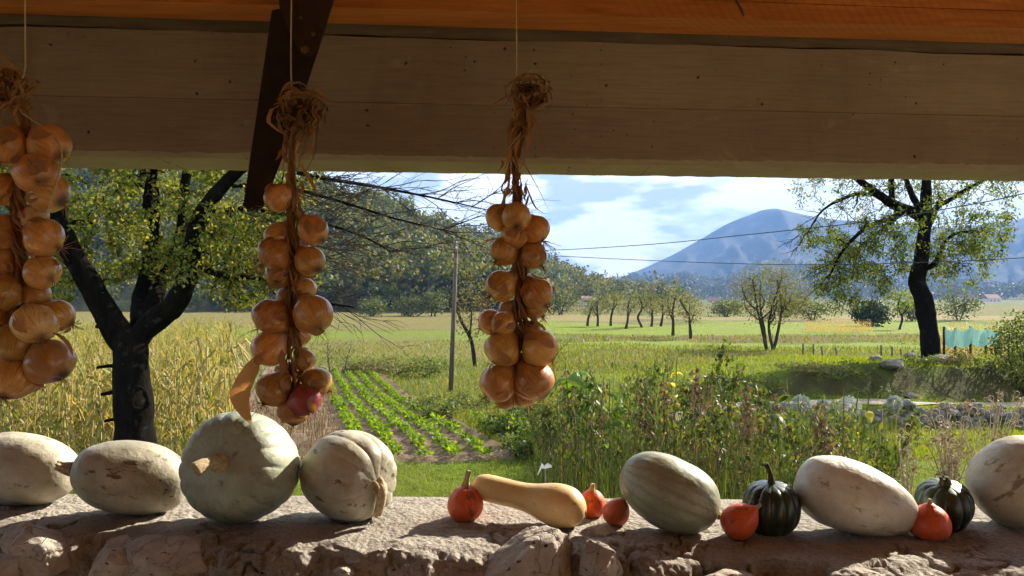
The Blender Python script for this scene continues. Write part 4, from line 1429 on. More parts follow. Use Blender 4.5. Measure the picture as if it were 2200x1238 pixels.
for i_, px in enumerate([1490, 1560, 1640, 1735, 1800, 1875, 1985, 2060, 2130, 2190]):
    x = None
    d = 18.6 + 0.35 * math.sin(i_ * 2.3) + (0.9 if px > 1900 else 0) + 0.15 * i_
    leafy_bush('bank_weed', ['first', 'second', 'third', 'fourth', 'fifth', 'sixth', 'seventh', 'eighth', 'ninth', 'tenth'][i_] + ' low weed clump from the left along the foot of the bank', px, d, 1.3 + 0.5 * math.sin(i_ * 5.1), 0.45 + 0.15 * math.sin(i_ * 3.7), 420, 0.07,
               ['leaf_weed', 'leaf_bush', 'leaf_weed', 'leaf_dry'][i_ % 4], 'weed clumps along the bank')


def big_leaf_plant(name, label, stems, leaf, mat, nleaf=9, d=9.0, cat='plant', smat='green_stem', droop=0.9):
    """stalks with large hanging leaves; stems: list of (px, pytop)"""
    bx = np.mean([s[0] for s in stems])
    x0 = (bx - CX) / F * d
    z0 = float(gz(x0, d))
    root = empty(name, (x0, d, z0))
    S = Geo()
    lv = []
    for px, py in stems:
        e = at(px, py, d + rng.uniform(-0.3, 0.3)) - Vector((x0, d, z0))
        p = curve([(e.x * 0.5, 0, -0.02), (e.x * 0.6, rng.normal() * 0.05, e.z * 0.5), (e.x, e.y, e.z)], 8)
        S.tube(p, np.linspace(0.014, 0.006, 8), 5, cap=False)
        for k in range(nleaf):
            t = rng.uniform(0.45, 1.0)
            o = p[int(t * 7)]
            a = rng.uniform(0, 6.28)
            dr = np.array([math.cos(a), math.sin(a), rng.uniform(-0.1, 0.5)])
            L = leaf * rng.uniform(0.6, 1.25)
            s = np.linspace(0, 1, 5)
            pts = o + dr * (s * L)[:, None] + np.array([0, 0, -1.0]) * (droop * L * s ** 2)[:, None]
            lv.append((pts, L))
    S.build('stem', M[smat], root)
    for pts, L in lv:
        g = Geo()
        sd = np.cross(pts[-1] - pts[0], (rng.normal() * 0.4, rng.normal() * 0.4, 1))
        g.strip(pts, np.array([0.10, 0.55, 0.62, 0.38, 0.03]) * L, sd)
        g.build('leaf', M[mat], root)
    tag(root, label, cat)
    return root


big_leaf_plant('sunflower_plant', 'tall plant with large drooping bright green leaves right of the right onion braid', [(1215, 780), (1245, 765), (1270, 790), (1235, 800)], 0.24, 'leaf_big', 11, 9.6)
big_leaf_plant('bean_plant', 'leafy green plant with broad leaves among the weeds, second from the right braid', [(1310, 815), (1335, 840), (1290, 845)], 0.17, 'leaf_big', 9, 9.4)
big_leaf_plant('yellowing_plant', 'yellow-flecked tall plant in the middle of the weeds', [(1455, 765), (1440, 790), (1470, 800), (1425, 810)], 0.10, 'leaf_yellow', 14, 9.5)
big_leaf_plant('faded_sunflower', 'dull drooping large-leaved plant left of the silver shrubs', [(1690, 815), (1715, 850), (1735, 880), (1670, 860)], 0.17, 'leaf_weed', 9, 8.5)
big_leaf_plant('yellow_stake_plant', 'plant with bright yellow leaves beside a thin stake', [(1845, 838), (1868, 850), (1850, 880)], 0.12, 'leaf_yellow', 8, 8.0)
big_leaf_plant('drooping_stalk', 'bent stalk with hanging dry leaves above the weeds', [(1360, 800), (1395, 815), (1545, 830), (1585, 835)], 0.09, 'seed', 8, 9.2, smat='dry_stem')

for px, pt, d, lab in [(1895, 880, 8.0, 'thin pale stake right of the yellow-leaved plant'), (1938, 905, 8.0, 'thin dark stake nearer the white squash'), (1170, 1000, 7.6, 'short stake with a rag at the near edge of the weeds')]:
    x = (px - CX) / F * d
    z0 = float(gz(x, d))
    zt = CZ + (HOR - pt) / F * d
    g = Geo()
    g.tube([(0, 0, -0.1), (0.01, 0, (zt - z0) * 0.5), (0.0, 0.01, zt - z0)], [0.013, 0.012, 0.010], 6)
    o = g.build('garden_stake', M['pole_wood'], loc=(x, d, z0))
    tag(o, lab, 'stake', 'garden stakes')
    if pt == 1000:
        g = Geo()
        for s in (-1, 1):
            g.strip([(0, 0, zt - z0 - 0.02), (0.03 * s, -0.01, zt - z0 - 0.0), (0.07 * s, 0, zt - z0 - 0.05 + 0.04 * s)], [0.03, 0.05, 0.02], (0, 0.3, 1))
        g.build('rag', M['white'], o)

# dried seed-head plant at the right
def dry_plant(name, label, px, d, tips, cat='plant'):
    x0 = (px - CX) / F * d
    z0 = float(gz(x0, d))
    root = empty(name, (x0, d, z0))
    S, H = Geo(), Geo()
    for (tx, ty) in tips:
        e = at(tx, ty, d + rng.uniform(-0.35, 0.35)) - Vector((x0, d, z0))
        p = curve([(0, 0, 0), (e.x * 0.06, e.y * 0.08, e.z * 0.5), (e.x * 0.42, e.y * 0.45, e.z * 0.78), (e.x, e.y, e.z)], 9, 0.006)
        S.tube(p, np.linspace(0.007, 0.003, 9), 4, cap=False)
        r = rng.uniform(0.016, 0.03)
        s = rng.choice([-1, 1])
        r = r * 1.15
        hook = [p[-1] + np.array([s * r * (1 - math.cos(t)), rng.normal() * 0.002, r * math.sin(t)]) for t in np.linspace(0, 4.6, 8)]
        S.tube(hook, 0.0035, 4)
        for k in range(3):
            i = rng.integers(4, 8)
            q = p[i] + np.array([rng.normal() * 0.06, rng.normal() * 0.06, rng.uniform(0.02, 0.10)])
            S.tube([p[i], (p[i] + q) / 2 + (0, 0, 0.015), q], [0.004, 0.003, 0.0025], 3)
            hook = [q + np.array([s * 0.014 * (1 - math.cos(t)), 0, 0.016 * math.sin(t)]) for t in np.linspace(0, 4.4, 6)]
            S.tube(hook, 0.003, 3)
        P = p[-1] + rng.normal(size=(5, 3)) * 0.014
        H.leaves(P, 0.03, 0.018)
        i = rng.integers(2, 7, 4)
        H.leaves(p[i] + rng.normal(size=(4, 3)) * 0.02, 0.06, 0.02, None, 1.0)
    S.build('stem', M['pale_stem'], root)
    tag(H.build('seed_heads', M['seed'], root, smooth=False), kind='stuff')
    tag(root, label, cat)


dry_plant('dried_flower_plant', 'brittle brown plant with curled seed heads behind the right dark squash', 2045, 6.0,
          [(rng.uniform(1995, 2090), rng.uniform(870, 985)) for _ in range(24)] + [(rng.uniform(1990, 2060), rng.uniform(900, 1000)) for _ in range(10)])
dry_plant('dried_bush', 'taller brown seed-head plant at the right edge', 2125, 6.3,
          [(rng.uniform(2070, 2200), rng.uniform(845, 990)) for _ in range(34)])
dry_plant('dried_weed', 'small dark dry weed just right of the white squash', 1950, 6.0, [(rng.uniform(1925, 1975), rng.uniform(915, 1000)) for _ in range(9)])

for px, py, d, r, lab in [(1825, 876, 14.6, 0.20, 'round silvery shrub on the stone wall, the largest'), (1722, 868, 14.4, 0.15, 'silvery shrub at the left end of the stone wall'),
                          (1922, 866, 15.6, 0.13, 'small silvery shrub on the stone wall farther right'), (1768, 872, 14.6, 0.10, 'small grey-green tuft between the silvery shrubs')]:
    x = (px - CX) / F * d
    z0 = CZ + (HOR - py) / F * d - r
    z0 = float(gz(x, d))
    root = empty('silver_shrub', (x, d, z0))
    g = Geo()
    n = 700
    v = rng.normal(size=(n, 3))
    v /= np.linalg.norm(v, axis=1)[:, None]
    rr = r * rng.uniform(0.5, 1.0, n)[:, None]
    zc = CZ + (HOR - py) / F * d - z0
    g.leaves(v * rr + (0, 0, max(zc, r * 0.6)), 0.05, 0.025, v)
    g.build('foliage', M['leaf_silver'], root, smooth=False)
    g = Geo()
    for k in range(6):
        a = rng.uniform(0, 6.28)
        g.tube([(0, 0, -0.05), (math.cos(a) * r * 0.3, math.sin(a) * r * 0.3, zc * 0.7), (math.cos(a) * r * 0.6, math.sin(a) * r * 0.6, zc)], [0.012, 0.008, 0.004], 4)
    g.build('stem', M['dry_stem'], root)
    tag(root, lab, 'shrub', 'silvery shrubs')


# ------------------------------------------------------------------ stones
def stone_data(name, seed, rx, ry, rz, mat, rough=0.22, cuts=9, res=3, flat=False):
    """angular stone: a sphere cut by random planes"""
    import bmesh
    g = np.random.default_rng(seed)
    bm = bmesh.new()
    bmesh.ops.create_icosphere(bm, subdivisions=res, radius=1.0)
    V = np.array([v.co[:] for v in bm.verts])
    for k in range(cuts):
        n = g.normal(size=3)
        n /= np.linalg.norm(n)
        h = g.uniform(0.55, 0.85)
        s = V @ n
        V = V - np.maximum(s - h, 0)[:, None] * n * 0.95
    V = V * (1 + rough * 0.35 * fbm(V, 2.2, 4, seed)[:, None])
    if res > 4:
        V = V * (1 - 0.05 * np.abs(fbm(V, 4.5, 4, seed + 9, 0.6))[:, None] + 0.02 * fbm(V, 16, 3, seed + 4)[:, None])
    V = V * (rx, ry, rz)
    Fc = np.array([[v.index for v in f.verts] for f in bm.faces])
    bm.free()
    return mesh_data(name, V, None, Fc, mat, not flat)


sd = [stone_data('stone', 500 + k, 0.17, 0.12, 0.10, M['rock'], 0.3, 10, 2, True) for k in range(6)]
rootw = empty('dry_stone_wall', (5.8, float(wall_y(5.8)), float(gz(5.8, wall_y(5.8) - 0.3))))
tag(rootw, 'low dry stone wall of small grey stones below the track', 'stone wall')
for x in np.arange(4.6, 14.5, 0.2):
    for c in range(4):
        if c == 3 and rng.uniform() < 0.4:
            continue
        yy = float(wall_y(x)) - 0.06 + c * 0.03 + rng.normal() * 0.04
        zz = float(gz(x, wall_y(x) - 0.5)) + 0.06 + c * 0.13 + rng.normal() * 0.018
        o = link('stone', sd[rng.integers(0, 6)], rootw)
        o.location = Vector((x + (c % 2) * 0.1 + rng.normal() * 0.025, yy, zz)) - rootw.location
        o.rotation_euler = rng.uniform(-0.5, 0.5, 3) * (1, 1, 6)
        s = rng.uniform(0.75, 1.15)
        o.scale = (s, s, s)
for px, py, d, s, lab in [(1918, 815, 20.0, 2.2, 'pale boulder in the shaded bank below the right tree'), (2030, 768, 21.4, 2.6, 'flat grey rock against the foot of the bank tree'), (1955, 824, 19.4, 1.2, 'small rock beside the pale boulder in the shaded bank'),
                          (1880, 790, 22.5, 1.5, 'flat stone lying in the sunlit grass of the bank'), (1955, 762, 26, 1.6, 'low stone in the grass left of the bank tree')]:
    x = (px - CX) / F * d
    o = link('boulder', stone_data('boulder', int(px), 0.15, 0.12, 0.08, M['rock'], 0.3, 9, 3, True), loc=(x, d, float(gz(x, d)) + 0.05 * s))
    o.scale = (s, s, s)
    tag(o, lab, 'rock', 'rocks on the bank')

# ------------------------------------------------------------------ pole, wires, posts, netting, houses
DP = 26.5
pb, pt = at(968, 842, DP), at(981, 517, DP)
pb.z = float(gz(pb.x, pb.y))
root = empty('utility_pole', tuple(pb))
g = Geo()
g.tube([Vector((0, 0, -0.3)), Vector((pt.x - pb.x, 0, pt.z - pb.z)) * 0.5, Vector((pt.x - pb.x, 0, pt.z - pb.z))], [0.085, 0.077, 0.065], 12)
g.build('shaft', M['pole_wood'], root)
for dz in (0.15, 0.30):
    g = Geo()
    tp = Vector((pt.x - pb.x, -0.13, pt.z - pb.z - dz))
    g.tube([tp + Vector((0, 0.06, 0)), tp, tp + Vector((0, 0, 0.05)), tp + Vector((0, 0, 0.10))], [0.012, 0.014, 0.03, 0.022], 8)
    g.build('insulator', M['white'], root)
tag(root, 'leaning wooden utility pole beyond the vegetable rows', 'pole')


def wire(label, pts):
    """pts: (px, py, d)"""
    P = [at(*p) for p in pts]
    c = curve(P, 40)
    g = Geo()
    o0 = c[0].copy()
    g.tube(c - o0, 0.010, 5)
    tag(g.build('power_line', M['wire'], loc=tuple(o0)), label, 'wire', 'overhead wires')


def dd(px, pe, de):
    """distance along a straight plan line from the pole to (pe, de)"""
    return 1 / np.interp(px, [981, pe], [1 / DP, 1 / de]) if pe > 981 else 1 / np.interp(px, [pe, 981], [1 / de, 1 / DP])


wire('upper overhead wire rising to the right in front of the mountain', [(px, py, dd(px, 2500, 12)) for px, py in [(981, 536), (1170, 538), (1400, 525), (1600, 505), (1850, 478), (2050, 446), (2200, 416), (2500, 340)]])
wire('lower overhead wire sagging to the right across the mountain', [(px, py, dd(px, 2500, 17)) for px, py in [(981, 541), (1170, 549), (1400, 560), (1600, 567), (1750, 569), (1950, 565), (2200, 554), (2500, 530)]])
wire('overhead wire running left from the pole behind the dark tree', [(px, py, dd(px, -300, 20)) for px, py in [(981, 537), (850, 531), (700, 522), (400, 495), (-300, 430)]])

for k, (px, py0, py1) in enumerate([(1721, 738, 762), (1747, 740, 766), (1766, 740, 764), (1797, 744, 768), (1893, 740, 772), (1916, 740, 770), (1938, 742, 770), (1960, 742, 768)]):
    d = 40 - k * 0.8
    x = (px - CX) / F * d
    z0 = float(gz(x, d))
    h = (py1 - py0) / F * d + 0.45
    g = Geo()
    g.tube([(0, 0, -0.2), (rng.normal() * 0.03, 0, h * 0.5), (rng.normal() * 0.07, 0, h)], [0.05, 0.045, 0.04], 6)
    o = g.build('fence_post', M['bark_grey'], loc=(x, d, z0))
    tag(o, ['first', 'second', 'third', 'fourth', 'fifth', 'sixth', 'seventh', 'eighth'][k] + ' weathered fence post from the left in the field before the bank tree', 'post', 'fence posts in the field')

DN = 28.0
x0 = (2030 - CX) / F * DN
rootn = empty('netting_fence', (x0, DN, float(gz(x0, DN))))
tag(rootn, 'turquoise netting hung on posts right of the bank tree', 'netting')
npx = [2028, 2052, 2085, 2118, 2150]
tops = []
for k, px in enumerate(npx):
    d = DN + 0.5 * k
    p = at(px, 702 + 4 * (k % 2), d)
    z0 = float(gz(p.x, p.y))
    g = Geo()
    g.tube([Vector((p.x, p.y, z0 - 0.2)) - rootn.location, p - rootn.location], [0.05, 0.04], 6)
    g.build('post', M['bark'], rootn)
    tops.append(p)
g = Geo()
nu, nv = 60, 10
V = []
for i in range(nu):
    u = i / (nu - 1) * (len(tops) - 1)
    k = min(int(u), len(tops) - 2)
    f = u - k
    a = tops[k].lerp(tops[k + 1], f)
    sag = 0.12 * math.sin(f * math.pi)
    for j in range(nv):
        w = j / (nv - 1)
        V.append((a.x - rootn.location.x, a.y - rootn.location.y - 0.07 + 0.02 * math.sin(i * 0.53 + j * 0.5) + 0.015 * math.sin(i * 0.23), a.z - sag - w * 0.62 - rootn.location.z))
i, j = np.meshgrid(np.arange(nu - 1), np.arange(nv - 1), indexing='ij')
g.add(V, np.stack([i * nv + j, (i + 1) * nv + j, (i + 1) * nv + j + 1, i * nv + j + 1], -1).reshape(-1, 4))
g.build('net', M['net'], rootn)


def house(label, px, pyb, d, w, h, rot, z=None):
    x = (px - CX) / F * d
    zb = CZ + (HOR - pyb) / F * d
    root = empty('far_house', (x, d, zb))
    root.rotation_euler.z = rot
    g = Geo()
    L = w * 1.4
    g.box((-L / 2, -w / 2, -2), (L / 2, w / 2, h))
    g.build('wall', M['house'], root, smooth=False)
    g = Geo()
    o = 0.4
    rh = w * 0.4
    g.add([(-L / 2 - o, -w / 2 - o, h), (L / 2 + o, -w / 2 - o, h), (L / 2 + o, w / 2 + o, h), (-L / 2 - o, w / 2 + o, h), (-L / 2 - o, 0, h + rh), (L / 2 + o, 0, h + rh)],
          [(0, 1, 5, 4), (2, 3, 4, 5), (0, 3, 2, 1)], [(0, 4, 3), (1, 2, 5)])
    g.build('roof', M['roof'], root, smooth=False)
    for s in (-0.28, 0.0, 0.28):
        g = Geo()
        g.box((s * L - 0.5, -w / 2 - 0.05, h * 0.4), (s * L + 0.5, -w / 2 - 0.01, h * 0.75))
        g.build('window', M['pane'], root, smooth=False)
    tag(root, label, 'house', 'far houses at the hill feet')


house('tiny white house at the hill foot right of the right onion braid', 1258, 655, 300, 2.6, 2.4, 0.3)
house('tiny pale house below the foothills left of the lone tree', 1535, 660, 520, 6, 4, -0.2)
house('tiny pale house at the far right of the plain below the mountain', 2128, 652, 640, 9, 4, 0.2)
house('tiny pale house left of the far right one below the mountain', 2075, 651, 680, 9, 4, -0.3)


# ------------------------------------------------------------------ terrace: floor, ceiling, house wall
FLOOR = CZ - 1.57
LEDGE = CZ - 0.57
g = Geo()
g.box((-5.0, -3.6, -0.3), (5.0, 1.55, FLOOR))
tag(g.build('terrace_floor', M['floor'], smooth=False), kind='structure')
g = Geo()
g.box((-5.2, -3.8, 3.47), (5.2, 2.75, 3.56))
tag(g.build('ceiling', M['ceiling_wood'], smooth=False), kind='structure')
g = Geo()
g.box((-5.2, -3.8, FLOOR + 0.005), (5.2, -3.6, 3.465))
tag(g.build('house_wall', M['plaster'], smooth=False), kind='structure')


# stone wall with mortar cap
def wall_front(x):
    return 1.785 - 0.115 * np.asarray(x, float)


def wall_back(x):
    return 2.19 - 0.032 * np.asarray(x, float)


xs = np.concatenate([np.linspace(-4.9, -1.75, 40)[:-1], np.linspace(-1.75, 1.75, 860), np.linspace(1.75, 4.9, 40)[1:]])
prof_v = np.concatenate([np.linspace(0, 0.08, 6)[:-1], np.linspace(0.08, 0.5, 90), np.linspace(0.5, 0.78, 64)[1:], np.linspace(0.78, 1.0, 8)[1:]])
XX, VV = np.meshgrid(xs, prof_v, indexing='ij')
yb, yf = wall_back(XX), wall_front(XX)
edge = 0.035 * fbm(xyz(XX, 0 * XX), 3.2, 4, 41)
yf = yf + edge
# v: 0-.08 back face, .08-.5 top, .5-.78 rounding + front top, .78-1 front lower
tt = np.clip((VV - 0.08) / 0.42, 0, 1)
Y = yb + (yf - yb) * tt
Z = np.full_like(XX, LEDGE)
Z = np.where(VV < 0.08, -0.2 + (LEDGE + 0.2) * VV / 0.08, Z)
th = np.clip((VV - 0.5) / 0.28, 0, 1)
fd = np.interp(th, [0, 0.15, 0.35, 1], [0, 0.05, 0.075, 0.10])
fz = np.interp(th, [0, 0.15, 0.35, 1], [0, 0.010, 0.045, 0.22])
Y = Y - fd
Z = Z - fz
lo = np.clip((VV - 0.78) / 0.22, 0, 1)
Z = Z - lo * (LEDGE - 0.22 - FLOOR + 0.05)
Pn = np.stack([XX, Y, Z], -1)
lump = 0.010 * fbm(Pn, 7, 4, 51) + 0.006 * fbm(Pn, 30, 3, 53, 0.6)
top = sm(0.08, 0.12, VV) * (1 - sm(0.5, 0.56, VV))
frt = sm(0.5, 0.56, VV) * (1 - lo)
Z = Z + lump * (0.35 * top + 0.9 * frt) + (0.0045 * fbm(Pn, 60, 3, 57, 0.65)) * (0.35 * top + frt)
Y = Y - frt * (0.035 * fbm(Pn, 9, 4, 61) + 0.016 * np.abs(fbm(Pn, 38, 3, 63)))
crack = np.abs(fbm(Pn, 6.0, 4, 71))
Z = Z - 0.018 * np.exp(-(crack / 0.035) ** 2) * sm(0.30, 0.50, VV) * (1 - lo)
Y = Y + 0.02 * np.exp(-(crack / 0.04) ** 2) * frt
n0, n1 = XX.shape
i, j = np.meshgrid(np.arange(n0 - 1), np.arange(n1 - 1), indexing='ij')
q = np.stack([i * n1 + j, i * n1 + j + 1, (i + 1) * n1 + j + 1, (i + 1) * n1 + j], -1).reshape(-1, 4)
wall = link('terrace_wall', mesh_data('terrace_wall', np.stack([XX, Y, Z], -1), q, None, M['mortar']))
tag(wall, 'low stone and mortar wall with rough flat top carrying the pumpkins', 'wall')
# stones set in its front
for k, (px, py, w, h, rot, tx) in enumerate([(70, 1172, 195, 120, 0.15, 0), (30, 1225, 150, 90, -0.2, 1), (255, 1215, 130, 130, 0.3, 2), (370, 1195, 250, 120, -0.08, 3), (865, 1240, 90, 60, 0.4, 4),
                                             (1130, 1212, 215, 150, -0.3, 5), (1290, 1215, 130, 90, 0.7, 6), (735, 1235, 60, 50, 0.2, 7), (1560, 1262, 200, 70, 0.1, 8), (560, 1262, 200, 80, 0.0, 9), (1880, 1265, 180, 70, 0.2, 10)]):
    x = (px - CX) / F * 1.8
    d = float(wall_front(x)) - 0.07
    kx = d / F
    c = at(px, py, d)
    o = link('stone', stone_data('stone', 900 + tx, w / 2 * kx * 1.04, 0.075, h / 2 * kx * 1.04, M['limestone'], 0.22, 14, 5), wall)
    o.location = c
    o.rotation_euler = (-0.35, rot, rng.normal() * 0.1)

# concrete beam over the opening
def beam_y(x):
    return 2.107 + 0.085 * np.asarray(x, float)


BB, BT = CZ + 0.372, CZ + 0.705
bx = np.linspace(-4.8, 5.0, 700)
dep = 0.215
prof = [(0.0, BT), (0.0, 3.20), (0.0, 3.128), (-0.003, 3.125), (-0.003, 3.05), (-0.003, 2.995), (-0.002, BB + 0.012), (0.012, BB), (dep * 0.5, BB - 0.001), (dep - 0.01, BB), (dep, BB + 0.012), (dep, BT)]
pv = np.array(prof)
XX, K = np.meshgrid(bx, np.arange(len(prof)), indexing='ij')
Y = beam_y(XX) + pv[K, 0]
Z = pv[K, 1].copy()
e = fbm(xyz(bx, 0 * bx), 6, 4, 5)
rag = np.maximum(fbm(xyz(bx, 0 * bx), 22, 3, 15), 0)
Z[:, 6] += 0.0015 * fbm(xyz(bx, 0 * bx), 45, 3, 6) + 0.004 * np.maximum(fbm(xyz(bx, 0 * bx), 60, 2, 15), 0)
Z[:, 7] += 0.0005 * e
Y[:, 7] += 0.003 * rag
Z[:, 9] += 0.0012 * fbm(xyz(bx, 0 * bx), 20, 4, 25)
Z[:, 0] += 0.003 * fbm(xyz(bx, 0 * bx), 4, 4, 35)
Y[:, :7] += 0.0015 * fbm(np.stack([XX, Y, Z], -1), 3, 3, 45)[:, :7]
n0, n1 = XX.shape
i, j = np.meshgrid(np.arange(n0 - 1), np.arange(n1), indexing='ij')
j2 = (j + 1) % n1
q = np.stack([i * n1 + j, i * n1 + j2, (i + 1) * n1 + j2, (i + 1) * n1 + j], -1).reshape(-1, 4)
cb = link('concrete_beam', mesh_data('concrete_beam', np.stack([XX, Y, Z], -1), q, None, M['concrete'], False))
tag(cb, 'long board-marked concrete beam spanning the opening above the view', 'beam')
g = Geo()
rot = math.atan(0.085)


def beam_box(name, x0, x1, y0, y1, z0, z1, mat, parent=None, jit=0.0):
    """box along the beam direction, offsets from the beam face"""
    g = Geo()
    n = max(2, int((x1 - x0) / 0.05))
    x = np.linspace(x0, x1, n)
    w = jit * fbm(xyz(x, 0 * x), 5, 3, int(z0 * 100))
    V = []
    for k in range(n):
        b = float(beam_y(x[k]))
        for (yy, zz) in ((y0, z0), (y1, z0), (y1, z1), (y0, z1)):
            V.append((x[k], b + yy, zz + (w[k] if zz == z0 else 0)))
    Q = []
    for k in range(n - 1):
        for s in range(4):
            s2 = (s + 1) % 4
            Q.append((k * 4 + s, (k + 1) * 4 + s, (k + 1) * 4 + s2, k * 4 + s2))
    Q += [(0, 1, 2, 3), ((n - 1) * 4 + 3, (n - 1) * 4 + 2, (n - 1) * 4 + 1, (n - 1) * 4)]
    g.add(V, Q)
    return g.build(name, M[mat], parent, smooth=False)


plate = beam_box('wall_plate', -4.8, 5.0, 0.012, 0.19, BT + 0.006, CZ + 0.80, 'grey_wood', None, 0.004)
tag(plate, 'weathered timber plate lying on top of the concrete beam', 'timber')
ob = empty('roof_beam', (0, 2.0, CZ + 0.735))
tag(ob, 'orange stained wooden beam along the top of the picture', 'beam')
for nm, xa, xb, z0, z1, y0 in [('plank', -4.8, 5.0, CZ + 0.735, CZ + 0.782, -0.128), ('upper_plank', -4.8, 0.37, CZ + 0.784, 3.466, -0.125), ('upper_plank', 0.373, 5.0, CZ + 0.784, 3.466, -0.127)]:
    o = beam_box(nm, xa, xb, y0, -0.008, z0, z1, 'orange_wood', ob, 0.0)
    o.matrix_parent_inverse = Matrix.Translation(-ob.location)
g = Geo()
g.tube([at(1577, -10, 1.96), at(1586, 10, 1.955), at(1592, 20, 1.95), at(1598, 34, 1.95)], 0.0035, 6)
o = g.build('bent_nail', M['rivet'], ob)
o.matrix_parent_inverse = Matrix.Translation(-ob.location)

# hand saw hanging before the beam
DS = 1.86
sroot = empty('hand_saw', tuple(at(620, 200, DS)))
tag(sroot, 'old dark hand saw hanging in front of the concrete beam', 'saw')


def plate_mesh(name, pts, d0, th, mat, parent):
    """flat plate with thickness from an outline"""
    P = [at(px, py, d0) for px, py in pts]
    n = len(P)
    V = [tuple(p) for p in P] + [(p.x, p.y + th, p.z) for p in P]
    me = bpy.data.meshes.new(name)
    me.from_pydata(V, [], [list(range(n)), list(range(2 * n - 1, n - 1, -1))] + [(k, k + n, (k + 1) % n + n, (k + 1) % n) for k in range(n)])
    me.materials.append(mat)
    me.update()
    o = link(name, me, parent)
    o.matrix_parent_inverse = Matrix.Translation(-parent.location)
    return o


teeth = []
N = 70
for k in range(N):
    t0, t1 = k / N, (k + 0.55) / N
    a = Vector((583, 22)).lerp(Vector((521, 440)), t0)
    b = Vector((583, 22)).lerp(Vector((521, 440)), t1)
    teeth += [(a.x + 2.6, a.y), (b.x - 0.4, b.y)]
plate_mesh('blade', teeth + [(524, 444), (560, 449), (566, 445), (610, 330), (655, 195), (690, 90), (668, 40), (600, 19)], DS, 0.0018, M['saw_steel'], sroot)
plate_mesh('handle', [(596, -60), (600, 14), (622, 70), (648, 120), (668, 118), (686, 96), (702, 45), (716, -2), (740, -60)], DS - 0.010, 0.0085, M['saw_handle'], sroot)
for px, py, r in [(647, 38, 4), (673, 73, 4.5), (655, 106, 9)]:
    g = Geo()
    c = at(px, py, DS - 0.011)
    kx = DS / F
    g.tube([c + Vector((0, 0.002, 0)), c + Vector((0, -0.002, 0)), c + Vector((0, -0.003, 0))], [r * kx, r * kx, r * kx * 0.7], 14)
    o = g.build('rivet', M['rivet'], sroot)
    o.matrix_parent_inverse = Matrix.Translation(-sroot.location)


# ------------------------------------------------------------------ onions
def onion_data(seed, mat, flat=0.92, neck=1.0):
    """unit-radius onion, neck up the local z axis"""
    g = np.random.default_rng(seed)
    nz_, na_ = 22, 28
    t = np.linspace(0, 1, nz_)
    ph = t * math.pi
    r = np.sin(ph) ** 0.9
    z = -np.cos(ph) * flat
    # shoulder drawn up into the neck
    s = sm(0.72, 1.0, t)
    z = z + s * 0.38 * neck
    r = r * (1 - 0.25 * s) + 0.13 * sm(0.8, 0.95, t)
    r[-1] = 0.09
    r[0] = 0.0
    # root plate
    r = r + 0.0
    z = z - 0.07 * np.exp(-((t) / 0.06) ** 2)
    th = np.linspace(0, 2 * math.pi, na_, endpoint=False)
    RR = r[:, None] * (1 + 0.012 * np.sin(7 * th + 1)[None] * np.sin(ph)[:, None])
    V = np.stack([RR * np.cos(th), RR * np.sin(th), np.broadcast_to(z[:, None], RR.shape)], -1).reshape(-1, 3)
    V = V * (1 + 0.05 * fbm(V, 1.1, 2, seed)[:, None]) * (1 + g.normal() * 0.04, 1 + g.normal() * 0.04, 1)
    i, j = np.meshgrid(np.arange(nz_ - 1), np.arange(na_), indexing='ij')
    j2 = (j + 1) % na_
    q = np.stack([i * na_ + j, i * na_ + j2, (i + 1) * na_ + j2, (i + 1) * na_ + j], -1).reshape(-1, 4)
    return mesh_data('onion', V, q, None, mat)


